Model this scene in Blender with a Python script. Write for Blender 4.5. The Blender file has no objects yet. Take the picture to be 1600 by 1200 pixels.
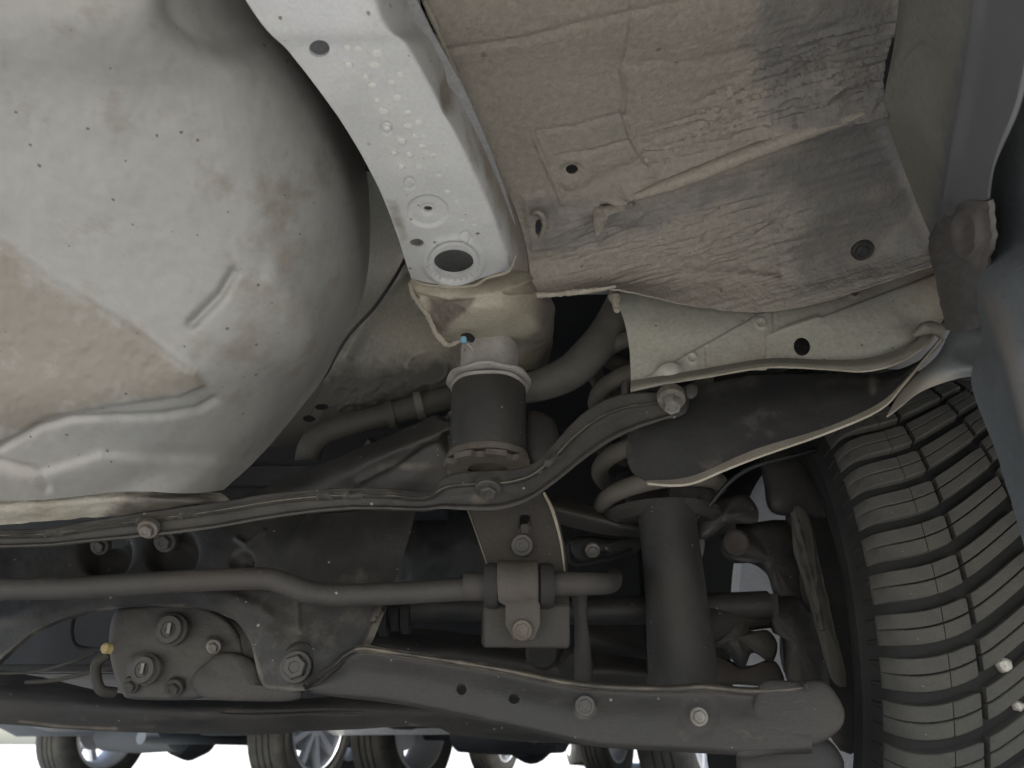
import bpy, bmesh, math, random
import numpy as np
from mathutils import Vector, Matrix
from mathutils.geometry import tessellate_polygon

R = math.radians
random.seed(7)
RNG = np.random.default_rng(7)
SC = bpy.context.scene
COL = SC.collection

# ------------------------------------------------------------------ camera, sky, sun, exposure
CAMZ = 0.24
PITCH = R(26.0)
LENS = 1155.0                                   # focal length in photo pixels (1600 wide)
cam_d = bpy.data.cameras.new('camera')
cam_d.sensor_width = 36.0
cam_d.lens = 36.0 * LENS / 1600.0
cam_d.clip_start = 0.01
cam_d.clip_end = 3000.0
cam_d.dof.use_dof = True
cam_d.dof.focus_distance = 0.62
cam_d.dof.aperture_fstop = 11.0
cam = bpy.data.objects.new('camera', cam_d)
cam.location = (0, 0, CAMZ)
cam.rotation_euler = (R(90) + PITCH, 0, 0)
COL.objects.link(cam)
SC.camera = cam

SUN_EL, SUN_AZ = R(52), R(200)                  # azimuth clockwise from +Y: behind the camera, a little left
world = bpy.data.worlds.new('World')
SC.world = world
world.use_nodes = True
wn = world.node_tree
wn.nodes.clear()
sky = wn.nodes.new('ShaderNodeTexSky')
sky.sky_type = 'NISHITA'
sky.sun_disc = False
sky.sun_elevation = SUN_EL
sky.sun_rotation = SUN_AZ
sky.dust_density = 2.0
bgn = wn.nodes.new('ShaderNodeBackground')
bgn.inputs['Strength'].default_value = 0.12
wo = wn.nodes.new('ShaderNodeOutputWorld')
wn.links.new(sky.outputs[0], bgn.inputs[0])
wn.links.new(bgn.outputs[0], wo.inputs[0])
sun_d = bpy.data.lights.new('sun', 'SUN')
sun_d.energy = 4.5
sun_d.angle = R(0.5)
sun_d.color = (1.0, 0.965, 0.915)
sun = bpy.data.objects.new('sun', sun_d)
sun_dir = Vector((math.sin(SUN_AZ) * math.cos(SUN_EL), math.cos(SUN_AZ) * math.cos(SUN_EL), math.sin(SUN_EL)))
sun.rotation_euler = sun_dir.to_track_quat('Z', 'Y').to_euler()
sun.location = sun_dir * 20
COL.objects.link(sun)
SC.view_settings.view_transform = 'Standard'
SC.view_settings.look = 'None'
SC.view_settings.exposure = 1.62
SC.view_settings.gamma = 1.0
SC.cycles.max_bounces = 10
SC.cycles.diffuse_bounces = 6

# ------------------------------------------------------------------ measuring helpers
CP, SP = math.cos(PITCH), math.sin(PITCH)

def unproj(px, py, Y):
    """point on the sight line of photo pixel (px,py) at forward distance Y (arrays welcome)"""
    px, py, Y = np.asarray(px, float), np.asarray(py, float), np.asarray(Y, float)
    a = (px - 800.0) / LENS
    b = (600.0 - py) / LENS
    ry = CP - b * SP
    rz = SP + b * CP
    t = Y / ry
    return np.stack([a * t, Y + 0 * t, CAMZ + rz * t], -1)

def V(px, py, Y):
    return Vector(unproj(px, py, Y).tolist())

def k_of(py):
    b = (600.0 - py) / LENS
    return (SP + b * CP) / (CP - b * SP)

def z(px, py, zz):
    """pixel triple whose point lies at height zz"""
    return (px, py, (zz - CAMZ) / k_of(py))

def scale_at(py, Y):
    """metres per photo pixel at that depth"""
    b = (600.0 - py) / LENS
    return Y / (CP - b * SP) / LENS

def cr(P, n, closed=False):
    """Catmull-Rom through P (k,...) resampled evenly by chord length to n samples"""
    P = np.asarray(P, float)
    k = len(P)
    if closed:
        Q = np.concatenate([P[-1:], P, P[:2]])
        segs = k
    else:
        Q = np.concatenate([2 * P[:1] - P[1:2], P, 2 * P[-1:] - P[-2:-1]])
        segs = k - 1
    d = 12
    out = []
    for i in range(segs):
        p0, p1, p2, p3 = Q[i], Q[i + 1], Q[i + 2], Q[i + 3]
        for j in range(d):
            t = j / d
            out.append(0.5 * (2 * p1 + (p2 - p0) * t + (2 * p0 - 5 * p1 + 4 * p2 - p3) * t * t + (3 * p1 - p0 - 3 * p2 + p3) * t ** 3))
    out.append(Q[segs + 1] if not closed else out[0])
    out = np.array(out)
    flat = out.reshape(len(out), -1)
    seg = np.linalg.norm(np.diff(flat * np.array([1, 1, 300.0][:flat.shape[1]] if flat.shape[1] == 3 else 1.0), axis=0), axis=1)
    s = np.concatenate([[0], np.cumsum(seg)])
    m = n + 1 if closed else n
    q = np.linspace(0, s[-1], m)
    res = np.stack([np.interp(q, s, flat[:, c]) for c in range(flat.shape[1])], -1)
    if closed:
        res = res[:-1]
    return res

def cr_param(P, n):
    """Catmull-Rom along axis 0, even in index, any trailing shape"""
    P = np.asarray(P, float)
    k = len(P)
    if k == 2:
        w = np.linspace(0, 1, n).reshape((-1,) + (1,) * (P.ndim - 1))
        return P[0] * (1 - w) + P[1] * w
    Q = np.concatenate([2 * P[:1] - P[1:2], P, 2 * P[-1:] - P[-2:-1]])
    u = np.linspace(0, k - 1, n)
    i = np.minimum(u.astype(int), k - 2)
    t = (u - i).reshape((-1,) + (1,) * (P.ndim - 1))
    p0, p1, p2, p3 = Q[i], Q[i + 1], Q[i + 2], Q[i + 3]
    return 0.5 * (2 * p1 + (p2 - p0) * t + (2 * p0 - 5 * p1 + 4 * p2 - p3) * t ** 2 + (3 * p1 - p0 - 3 * p2 + p3) * t ** 3)

# numpy value noise -----------------------------------------------------------
NT = RNG.random((256, 256))
def vnoise(x, y):
    xi, yi = np.floor(x).astype(int), np.floor(y).astype(int)
    fx, fy = x - xi, y - yi
    fx, fy = fx * fx * (3 - 2 * fx), fy * fy * (3 - 2 * fy)
    g = lambda a, b: NT[a % 256, b % 256]
    return (g(xi, yi) * (1 - fx) + g(xi + 1, yi) * fx) * (1 - fy) + (g(xi, yi + 1) * (1 - fx) + g(xi + 1, yi + 1) * fx) * fy

def fbm(x, y, o=3):
    s, a = 0, 0.5
    for i in range(o):
        s = s + a * (vnoise(x, y) - 0.5)
        x, y, a = x * 2.03 + 17.1, y * 2.03 + 5.7, a * 0.5
    return s * 2

def seg_dist(px, py, line):
    """distance in pixels to a polyline, and signed side of the nearest segment (+ = below/right of travel)"""
    best = np.full(px.shape, 1e9)
    side = np.zeros(px.shape)
    for (x0, y0), (x1, y1) in zip(line[:-1], line[1:]):
        dx, dy = x1 - x0, y1 - y0
        L = dx * dx + dy * dy
        t = np.clip(((px - x0) * dx + (py - y0) * dy) / L, 0, 1)
        d = np.hypot(px - x0 - t * dx, py - y0 - t * dy)
        c = ((px - x0) * dy - (py - y0) * dx) * -1
        m = d < best
        best = np.where(m, d, best)
        side = np.where(m, np.sign(c), side)
    return best, side

def ridge(px, py, line, w, h):
    d, _ = seg_dist(px, py, line)
    return h * np.exp(-(d / w) ** 2)

def step(px, py, line, w, h, reach=None):
    """raises the side below/right of the line"""
    d, s = seg_dist(px, py, line)
    k = np.exp(-(d / reach) ** 2) if reach else 1.0
    return h * 0.5 * (1 + np.tanh(d * s / w)) * k

def inside(px, py, poly, soft=6.0):
    c = np.zeros(px.shape, bool)
    n = len(poly)
    for i in range(n):
        (x0, y0), (x1, y1) = poly[i], poly[(i + 1) % n]
        if y0 == y1:
            continue
        cond = ((py < y0) != (py < y1)) & (px < (x1 - x0) * (py - y0) / (y1 - y0) + x0)
        c ^= cond
    d, _ = seg_dist(px, py, list(poly) + [poly[0]])
    return 0.5 * (1 + np.tanh(np.where(c, d, -d) / soft))

def disc(px, py, cx, cy, rx, ry=None, soft=0.15):
    ry = ry or rx
    d = np.hypot((px - cx) / rx, (py - cy) / ry)
    return 0.5 * (1 - np.tanh((d - 1) / soft))

# ------------------------------------------------------------------ materials
MATS = {}
def mat(name, c1, c2, nscale=8, rough=0.6, metal=0.0, bump=0.3, bscale=220, dirt_shade=None, spots=None, spot_scale=60,
        spot_size=0.12, spot_amount=0.5, stretch=(1, 1, 1), c3=None, rough2=None, contrast=0.12, coat=0.0, bdist=0.0006, rot=(0, 0, 0), spec=0.5, fine=0.16, coarse=1.6, dirt_var=.3):
    m = bpy.data.materials.new(name)
    m.use_nodes = True
    nt = m.node_tree
    N, L = nt.nodes, nt.links
    bsdf = N['Principled BSDF']
    tc = N.new('ShaderNodeTexCoord')
    mp = N.new('ShaderNodeMapping')
    mp.inputs['Scale'].default_value = stretch
    mp.inputs['Rotation'].default_value = rot
    L.new(tc.outputs['Object'], mp.inputs[0])
    def noise(sc, det=6, ro=0.6, vec=mp):
        n = N.new('ShaderNodeTexNoise')
        n.inputs['Scale'].default_value = sc
        n.inputs['Detail'].default_value = det
        n.inputs['Roughness'].default_value = ro
        L.new(vec.outputs[0], n.inputs['Vector'])
        return n
    def mr(src, a, b, lo=0.0, hi=1.0):
        r = N.new('ShaderNodeMapRange')
        r.inputs[1].default_value, r.inputs[2].default_value = a, b
        r.inputs[3].default_value, r.inputs[4].default_value = lo, hi
        L.new(src, r.inputs[0])
        return r.outputs[0]
    def mix(f, a, b):
        x = N.new('ShaderNodeMix')
        x.data_type = 'RGBA'
        if isinstance(f, float): x.inputs[0].default_value = f
        else: L.new(f, x.inputs[0])
        for s, v in ((6, a), (7, b)):
            if isinstance(v, tuple): x.inputs[s].default_value = (*v, 1)
            else: L.new(v, x.inputs[s])
        return x.outputs[2]
    n1 = noise(nscale)
    col = mix(mr(n1.outputs[0], 0.5 - contrast, 0.5 + contrast), c1, c2)
    if c3:
        n3 = noise(nscale * 0.37 + 1.3, 4, 0.5)
        col = mix(mr(n3.outputs[0], 0.5, 0.66, 0, 0.85), col, c3)
    nf = noise(nscale * 28, 4, 0.7)
    col2 = N.new('ShaderNodeMix'); col2.data_type = 'RGBA'; col2.blend_type = 'MULTIPLY'
    col2.inputs[0].default_value = 1.0
    g = mr(nf.outputs[0], 0.3, 0.7, 1 - fine * 1.1, 1 + fine * .8)
    cmb = N.new('ShaderNodeCombineColor')
    for i in range(3): L.new(g, cmb.inputs[i])
    L.new(col, col2.inputs[6]); L.new(cmb.outputs[0], col2.inputs[7])
    col = col2.outputs[2]
    rgh = rough
    if dirt_shade:
        at = N.new('ShaderNodeAttribute'); at.attribute_name = 'dirt_shade'
        nd = noise(35, 5, 0.65)
        ad = N.new('ShaderNodeMath'); ad.operation = 'ADD'
        L.new(at.outputs['Fac'], ad.inputs[0]); L.new(mr(nd.outputs[0], 0.3, 0.7, -dirt_var, dirt_var), ad.inputs[1])
        f = mr(ad.outputs[0], 0.2, 0.8)
        col = mix(f, col, dirt_shade)
    if spots:
        v = N.new('ShaderNodeTexVoronoi'); v.inputs['Scale'].default_value = spot_scale
        L.new(tc.outputs['Object'], v.inputs['Vector'])
        ns = noise(spot_scale * 1.7, 3, 0.7)
        sb = N.new('ShaderNodeMath'); sb.operation = 'MULTIPLY_ADD'
        L.new(ns.outputs[0], sb.inputs[0]); sb.inputs[1].default_value = -0.45
        L.new(v.outputs['Distance'], sb.inputs[2])
        sr = N.new('ShaderNodeSeparateColor'); L.new(v.outputs['Color'], sr.inputs[0])
        sv_ = N.new('ShaderNodeMath'); sv_.operation = 'MULTIPLY_ADD'
        L.new(sr.outputs[1], sv_.inputs[0]); sv_.inputs[1].default_value = .75 * spot_size; L.new(sb.outputs[0], sv_.inputs[2])
        sb = sv_
        a = mr(sb.outputs[0], spot_size - 0.21, spot_size - 0.21 - 0.04)
        sel = mr(N.new('ShaderNodeSeparateColor').outputs[0], 0, 1)
        sc_ = N.new('ShaderNodeSeparateColor'); L.new(v.outputs['Color'], sc_.inputs[0])
        pick = mr(sc_.outputs[0], 1 - spot_amount, 1 - spot_amount + 0.1)
        mm = N.new('ShaderNodeMath'); mm.operation = 'MULTIPLY'
        L.new(a, mm.inputs[0]); L.new(pick, mm.inputs[1])
        col = mix(mm.outputs[0], col, spots)
    L.new(col, bsdf.inputs['Base Color'])
    bsdf.inputs['Metallic'].default_value = metal
    bsdf.inputs['Specular IOR Level'].default_value = spec
    L.new(mr(n1.outputs[0], 0.3, 0.7, rough, rough2 if rough2 is not None else min(1, rough + 0.2)), bsdf.inputs['Roughness'])
    if coat: bsdf.inputs['Coat Weight'].default_value = coat
    if bump:
        nb = noise(bscale, 5, 0.65)
        nb2 = noise(bscale * 0.22, 3, 0.6)
        a2 = N.new('ShaderNodeMath'); a2.operation = 'MULTIPLY_ADD'
        L.new(nb2.outputs[0], a2.inputs[0]); a2.inputs[1].default_value = coarse
        L.new(nb.outputs[0], a2.inputs[2])
        b = N.new('ShaderNodeBump')
        b.inputs['Strength'].default_value = bump
        b.inputs['Distance'].default_value = bdist
        L.new(a2.outputs[0], b.inputs['Height'])
        L.new(b.outputs[0], bsdf.inputs['Normal'])
    MATS[name] = m
    return m

silver = mat('silver_paint', (.265, .268, .250), (.335, .330, .305), 4, .40, metal=.15, bump=.05, bscale=400, dirt_shade=(.215, .195, .162), spots=(.11, .095, .08), spot_scale=150, spot_size=.17, spot_amount=.25, c3=(.325, .308, .275), fine=.06, coarse=.4, dirt_var=.5)
undercoat = mat('undercoat', (.270, .244, .203), (.302, .275, .232), 7, .62, bump=1.0, bscale=330, bdist=.0012, dirt_shade=(.160, .153, .145), c3=(.268, .246, .208), spots=(.16, .14, .11), spot_scale=60, spot_size=.13, spot_amount=.3)
panel_paint = mat('panel_paint', (.40, .40, .34), (.36, .34, .28), 9, .5, bump=.2, bscale=260, dirt_shade=(.29, .25, .19), spots=(.14, .12, .10), spot_scale=110, spot_size=.15, spot_amount=.5, c3=(.39, .36, .33))
dark_panel = mat('primer_panel', (0.1568, 0.1600, 0.1360), (0.2038, 0.2000, 0.1648), 9, .6, bump=.25, bscale=200, dirt_shade=(.065, .06, .05), c3=(0.2195, 0.2000, 0.1566))
black_steel = mat('black_steel', (.0185, .0178, .0165), (.031, .029, .026), 16, .5, bump=.7, bscale=240, spots=(.22, .21, .19), spot_scale=120, spot_size=.13, spot_amount=.32, c3=(.048, .042, .034), dirt_shade=(.125, .11, .085))
arm_steel = mat('arm_steel', (.030, .0285, .0265), (.044, .041, .037), 12, .6, bump=.5, bscale=260, spots=(.26, .25, .23), spot_scale=110, spot_size=.13, spot_amount=.3, stretch=(1, 2.2, 2.2), dirt_shade=(.15, .13, .10), c3=(.052, .045, .037))
brown_steel = mat('dusty_brown_steel', (0.0387, 0.0354, 0.0315), (0.0566, 0.0517, 0.0455), 30, .7, bump=.5, bscale=260, c3=(0.0500, 0.0408, 0.0336))
rust = mat('rusty_steel', (.115, .10, .082), (.075, .058, .043), 40, .75, bump=.6, bscale=240, c3=(.13, .118, .10))
cast = mat('cast_iron', (0.0650, 0.0616, 0.0562), (0.0879, 0.0819, 0.0723), 22, .68, bump=.9, bscale=190, spots=(.04, .035, .03), spot_scale=60, spot_size=.18, spot_amount=.3, bdist=.001)
zinc = mat('zinc_plate', (.50, .48, .45), (.36, .34, .31), 35, .5, metal=.35, bump=.5, bscale=200, spots=(.14, .12, .10), spot_scale=160, spot_size=.25, spot_amount=.35)
bolt_steel = mat('bolt_steel', (.30, .29, .27), (.17, .155, .135), 60, .5, metal=.4, bump=.4, bscale=260, c3=(.12, .10, .08))
dark_bolt = mat('dark_bolt', (0.0588, 0.0560, 0.0536), (0.0862, 0.0800, 0.0700), 60, .5, metal=.3, bump=.4, bscale=260)
rubber = mat('rubber_black', (0.0151, 0.0147, 0.0144), (0.0226, 0.0217, 0.0202), 30, .7, bump=.35, bscale=300, c3=(0.0309, 0.0280, 0.0231), dirt_shade=(.11, .10, .08))
plastic = mat('liner_plastic', (0.0233, 0.0231, 0.0231), (0.0316, 0.0308, 0.0296), 12, .55, bump=.25, bscale=300, dirt_shade=(.13, .115, .095), c3=(0.0377, 0.0350, 0.0310))
lip_mat = mat('dusty_lip', (.30, .265, .20), (.38, .35, .29), 25, .6, bump=.3, bscale=260)
tread_mat = mat('tread_rubber', (.050, .049, .045), (.072, .070, .062), 26, .78, bump=.5, bscale=420, c3=(.088, .085, .068), spots=(.34, .32, .27), spot_scale=120, spot_size=.11, spot_amount=.22, spec=.3)
groove_mat = mat('groove_rubber', (0.0134, 0.0136, 0.0134), (0.0207, 0.0205, 0.0192), 30, .75, bump=.3, bscale=300, spec=.3)
pipe_mat = mat('dusty_pipe', (0.1058, 0.1024, 0.0865), (0.1490, 0.1400, 0.1154), 25, .62, bump=.4, bscale=260, c3=(0.0784, 0.0720, 0.0577))
pipe_dark = mat('dark_pipe', (0.0551, 0.0510, 0.0425), (0.0772, 0.0713, 0.0579), 25, .65, bump=.5, bscale=260)
bumper_in = mat('bumper_inner_plastic', (0.1313, 0.1475, 0.1594), (0.1063, 0.1187, 0.1275), 9, .55, bump=.2, bscale=200, c3=(0.1500, 0.1500, 0.1466), dirt_shade=(.15, .14, .13))
cable_mat = mat('cable_black', (0.0071, 0.0072, 0.0074), (0.0118, 0.0120, 0.0124), 40, .5, bump=.1)
spring_mat = mat('spring_steel', (.085, .078, .064), (.125, .112, .09), 40, .65, bump=.5, bscale=240)
pebble_mat = mat('pebble_stone', (.50, .48, .43), (.30, .28, .24), 240, .7, bump=.8, bscale=400, bdist=.001)
wheel_alloy = mat('wheel_alloy', (.60, .61, .62), (.66, .67, .68), 12, .35, metal=.2, bump=.05)
dark_alloy = mat('dark_alloy', (0.0240, 0.0245, 0.0252), (0.0343, 0.0336, 0.0324), 12, .5, metal=.3, bump=.2)
white_paint = mat('white_car_paint', (.72, .74, .74), (.76, .77, .77), 2, .25, bump=0, coat=.5)
body_silver = mat('silver_body_paint', (.42, .43, .44), (.46, .47, .47), 2, .3, metal=.5, bump=0, coat=.5)
body_blue = mat('blue_body_paint', (.022, .032, .042), (.03, .04, .052), 2, .7, bump=0)
under_dark = mat('far_underbody', (.02, .026, .032), (.035, .042, .048), 5, .6, bump=.2, bscale=40)
glass_m = mat('dark_glass', (.02, .025, .03), (.025, .03, .035), 2, .05, bump=0)
sealer = mat('seam_sealer', (.31, .275, .215), (.33, .30, .245), 30, .6, bump=.6, bscale=200)
blue_clip = mat('blue_plastic', (.16, .33, .42), (.18, .36, .46), 30, .5, bump=.1)
yellow_cap = mat('yellow_paint', (.40, .32, .14), (.45, .36, .17), 60, .6, bump=.3)
cavity = mat('cavity_metal', (.30, .30, .31), (.34, .34, .34), 10, .6, bump=.2)

def ground_mat():
    m = bpy.data.materials.new('parking_lot_concrete')
    m.use_nodes = True
    N, L = m.node_tree.nodes, m.node_tree.links
    b = N['Principled BSDF']
    tc = N.new('ShaderNodeTexCoord')
    n = N.new('ShaderNodeTexNoise'); n.inputs['Scale'].default_value = 1.1; n.inputs['Detail'].default_value = 10
    n2 = N.new('ShaderNodeTexNoise'); n2.inputs['Scale'].default_value = 90; n2.inputs['Detail'].default_value = 5
    r = N.new('ShaderNodeValToRGB')
    r.color_ramp.elements[0].position = .35; r.color_ramp.elements[0].color = (.40, .395, .38, 1)
    r.color_ramp.elements[1].position = .65; r.color_ramp.elements[1].color = (.50, .495, .48, 1)
    x = N.new('ShaderNodeMix'); x.data_type = 'RGBA'; x.blend_type = 'MULTIPLY'; x.inputs[0].default_value = .35
    L.new(tc.outputs['Object'], n.inputs[0]); L.new(tc.outputs['Object'], n2.inputs[0])
    L.new(n.outputs[0], r.inputs[0]); L.new(r.outputs[0], x.inputs[6]); L.new(n2.outputs[1], x.inputs[7])
    L.new(x.outputs[2], b.inputs['Base Color'])
    b.inputs['Roughness'].default_value = .85
    bp = N.new('ShaderNodeBump'); bp.inputs['Strength'].default_value = .5; bp.inputs['Distance'].default_value = .003
    L.new(n2.outputs[0], bp.inputs['Height']); L.new(bp.outputs[0], b.inputs['Normal'])
    return m
ground_m = ground_mat()
line_m = mat('road_paint_white', (.72, .71, .67), (.60, .59, .55), 6, .7, bump=.2)

# ------------------------------------------------------------------ mesh helpers
def link(name, me, m, parent=None, label=None):
    o = bpy.data.objects.new(name, me)
    if m is not None and not me.materials: me.materials.append(m)
    COL.objects.link(o)
    if parent is not None: o.parent = parent
    if label: o['label'] = label
    return o

def thing(name, label, cat, loc=(0, 0, 0), group=None):
    o = bpy.data.objects.new(name, None)
    o.empty_display_size = 0.1
    o.location = loc
    o['label'] = label; o['category'] = cat
    if group: o['group'] = group
    COL.objects.link(o)
    return o

def me_from(name, verts, faces, m=None, sharp=40, recalc=False):
    me = bpy.data.meshes.new(name)
    me.from_pydata([tuple(v) for v in verts], [], [tuple(f) for f in faces])
    me.update()
    if recalc:
        bm = bmesh.new(); bm.from_mesh(me)
        bmesh.ops.recalc_face_normals(bm, faces=bm.faces)
        bm.to_mesh(me); bm.free()
    for p in me.polygons: p.use_smooth = True
    me.set_sharp_from_angle(angle=R(sharp))
    if m: me.materials.append(m)
    return me

def grid(name, rows, m, parent, nu=60, nv=40, thick=.0015, disp=None, dirt_shade=None, label=None, lift=0.0, wdisp=None, straight_rows=False, holes=()):
    """a pressed sheet: rows are polylines of (px,py,Y); disp(px,py) metres towards the viewer"""
    rr = np.array([cr(r, nu) if not straight_rows else cr_param(r, nu) for r in rows])
    G = cr_param(rr, nv)                                   # nv,nu,3
    px, py, Y = G[..., 0].copy(), G[..., 1].copy(), G[..., 2].copy()
    keep = np.ones((nv - 1, nu - 1), bool)
    dYx = np.gradient(Y, axis=1) / (np.gradient(px, axis=1) + 1e-9)
    dYy = np.gradient(Y, axis=0) / (np.gradient(py, axis=0) + 1e-9)
    for (hx, hy, rx, ry) in holes:
        cx = (px[:-1, :-1] + px[1:, 1:]) / 2; cy = (py[:-1, :-1] + py[1:, 1:]) / 2
        dead = ((cx - hx) / rx) ** 2 + ((cy - hy) / ry) ** 2 < 1
        keep &= ~dead
        vd = np.zeros(px.shape, bool); va = np.zeros(px.shape, bool)
        for (a_, b_) in ((0, 0), (0, 1), (1, 0), (1, 1)):
            vd[a_:nv - 1 + a_, b_:nu - 1 + b_] |= dead
            va[a_:nv - 1 + a_, b_:nu - 1 + b_] |= ~dead
        rim_v = vd & va
        nx, ny = (px - hx) / rx, (py - hy) / ry
        L_ = np.hypot(nx, ny) + 1e-9
        tx, ty = hx + nx / L_ * rx, hy + ny / L_ * ry
        Y = np.where(rim_v, Y + np.clip(dYy * (ty - py), -.004, .004), Y)
        px, py = np.where(rim_v, tx, px), np.where(rim_v, ty, py)
    P = unproj(px, py, Y)
    def normals(P):
        du = np.gradient(P, axis=1); dv = np.gradient(P, axis=0)
        n = np.cross(du, dv)
        n /= np.linalg.norm(n, axis=-1, keepdims=True) + 1e-12
        toc = np.array([0, 0, CAMZ]) - P
        s = np.sign(np.median((n * toc).sum(-1)))
        return n * s
    n = normals(P)
    d = lift
    if disp is not None: d = d + disp(px, py)
    if wdisp is not None: d = d + wdisp(P[..., 0], P[..., 1], px, py)
    P = P + n * (np.broadcast_to(d, px.shape)[..., None])
    n = normals(P)
    back = P - n * thick
    flip = np.sign(np.median((np.cross(np.gradient(P, axis=1), np.gradient(P, axis=0)) * n).sum(-1))) > 0
    idx = np.arange(nu * nv).reshape(nv, nu)
    o = nu * nv
    kq = keep.ravel()
    a, b, c, e = idx[:-1, :-1].ravel()[kq], idx[:-1, 1:].ravel()[kq], idx[1:, 1:].ravel()[kq], idx[1:, :-1].ravel()[kq]
    F1 = np.stack([a, b, c, e], -1)
    F2 = np.stack([a, e, c, b], -1) + o
    E = np.concatenate([np.stack(q, -1) for q in ((a, b), (b, c), (c, e), (e, a))])
    fwd = E[:, 0].astype(np.int64) * (o + 1) + E[:, 1]; rev = E[:, 1].astype(np.int64) * (o + 1) + E[:, 0]
    E = E[~np.isin(rev, fwd)]
    F3 = np.stack([E[:, 1], E[:, 0], E[:, 0] + o, E[:, 1] + o], -1)
    F = np.concatenate([F1, F2, F3])
    if not flip: F = F[:, ::-1]
    verts = np.concatenate([P.reshape(-1, 3), back.reshape(-1, 3)])
    me = bpy.data.meshes.new(name)
    me.vertices.add(len(verts)); me.vertices.foreach_set('co', verts.ravel())
    me.loops.add(F.size); me.loops.foreach_set('vertex_index', F.ravel().astype(np.int32))
    me.polygons.add(len(F)); me.polygons.foreach_set('loop_start', np.arange(0, F.size, 4, dtype=np.int32))
    me.update(calc_edges=True); me.validate()
    for p in ('use_smooth',):
        me.polygons.foreach_set(p, np.ones(len(me.polygons), bool))
    me.set_sharp_from_angle(angle=R(50))
    at = me.attributes.new('dirt_shade', 'FLOAT', 'POINT')  # carries dirt, and on some sheets shade put into the colour
    dv = np.zeros(px.shape) if dirt_shade is None else np.clip(np.broadcast_to(dirt_shade(px, py), px.shape), 0, 1)
    at.data.foreach_set('value', np.concatenate([dv.ravel(), dv.ravel()]).astype(np.float32))
    return link(name, me, m, parent, label)

def tube(name, path, r, m, parent, n=16, samples=60, label=None, world=False, flat=1.0, raw=False, lump=0.0):
    """round bar or pipe along (px,py,Y) points; r a number or a list along the path"""
    if world: C = cr_param(np.array(path, float), samples)
    else:
        pp = cr(path, samples) if not raw else cr_param(path, samples)
        C = unproj(pp[:, 0], pp[:, 1], pp[:, 2])
    rr = np.interp(np.linspace(0, 1, samples), np.linspace(0, 1, len(r)), r) if hasattr(r, '__len__') else np.full(samples, r)
    T = np.gradient(C, axis=0); T /= np.linalg.norm(T, axis=1, keepdims=True)
    up = np.array([0, 0, 1.0])
    if abs(T[0] @ up) > .9: up = np.array([0, 1.0, 0])
    u = np.cross(T[0], up); u /= np.linalg.norm(u)
    vs, fs = [], []
    for i in range(samples):
        u = u - (u @ T[i]) * T[i]; u /= np.linalg.norm(u)
        v = np.cross(T[i], u)
        for j in range(n):
            a = 2 * math.pi * j / n
            q = rr[i] * (1 + lump * (NT[i % 256, (j * 7) % 256] - .5))
            vs.append(C[i] + q * (math.cos(a) * u + flat * math.sin(a) * v))
    for i in range(samples - 1):
        for j in range(n):
            a, b = i * n + j, i * n + (j + 1) % n
            fs.append((a, b, b + n, a + n))
    fs.append(tuple(range(n))[::-1]); fs.append(tuple((samples - 1) * n + j for j in range(n)))
    return link(name, me_from(name, vs, fs, m, recalc=True), None, parent, label)

def lathe_mesh(name, profile, m, n=32, axis=(0, 0, 1), origin=(0, 0, 0), sharp=35, squash=None, closed=False):
    """profile [(radius, height along axis)]; origin is the point at height 0"""
    ax = Vector(axis).normalized()
    q = ax.to_track_quat('Z', 'Y').to_matrix()
    vs, fs = [], []
    k = len(profile)
    for (r, h) in profile:
        for j in range(n):
            a = 2 * math.pi * j / n
            p = q @ Vector((r * math.cos(a), r * math.sin(a), h)) + Vector(origin)
            vs.append(p)
    for i in range(k - 1 + (1 if closed else 0)):
        i2 = (i + 1) % k
        for j in range(n):
            a, b = i * n + j, i * n + (j + 1) % n
            c, d = i2 * n + (j + 1) % n, i2 * n + j
            fs.append((a, b, c, d))
    if not closed:
        fs.append(tuple(range(n))[::-1]); fs.append(tuple((k - 1) * n + j for j in range(n)))
    return me_from(name, vs, fs, m, sharp=sharp, recalc=True)

def lathe(name, profile, m, parent, label=None, **kw):
    return link(name, lathe_mesh(name, profile, m, **kw), None, parent, label)

def plate(name, outline, Y, thick, m, parent, holes=(), smooth=0, label=None, bevel=.0012, dirtv=None, tilt=None):
    """flat cut plate: outline in photo pixels, Y a number or f(px,py); holes are pixel outlines"""
    if smooth: outline = [tuple(p) for p in cr(outline, smooth, closed=True)]
    f = Y if callable(Y) else (lambda a, b: Y)
    polys = [[Vector((x, y, 0)) for x, y in outline]] + [[Vector((x, y, 0)) for x, y in h] for h in holes]
    tris = tessellate_polygon(polys)
    flat = [p for poly in polys for p in poly]
    front = [unproj(p.x, p.y, f(p.x, p.y)) for p in flat]
    n = np.array([0, CP, SP])
    back = [p + n * thick for p in front]
    N = len(front)
    bm = bmesh.new()
    bv = [bm.verts.new(p) for p in front + back]
    for t in tris:
        try:
            bm.faces.new([bv[i] for i in t]); bm.faces.new([bv[i + N] for i in reversed(t)])
        except ValueError: pass
    s = 0
    for poly in polys:
        L = len(poly)
        for i in range(L):
            a, b = s + i, s + (i + 1) % L
            try: bm.faces.new((bv[a], bv[b], bv[b + N], bv[a + N]))
            except ValueError: pass
        s += L
    bmesh.ops.recalc_face_normals(bm, faces=bm.faces)
    if bevel:
        es = [e for e in bm.edges if len(e.link_faces) == 2 and e.calc_face_angle(0) > R(50)]
        bmesh.ops.bevel(bm, geom=es, offset=bevel, segments=2, affect='EDGES', clamp_overlap=True)
    me = bpy.data.meshes.new(name)
    bm.to_mesh(me); bm.free()
    for p in me.polygons: p.use_smooth = True
    me.set_sharp_from_angle(angle=R(30))
    return link(name, me, m, parent, label)

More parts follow.
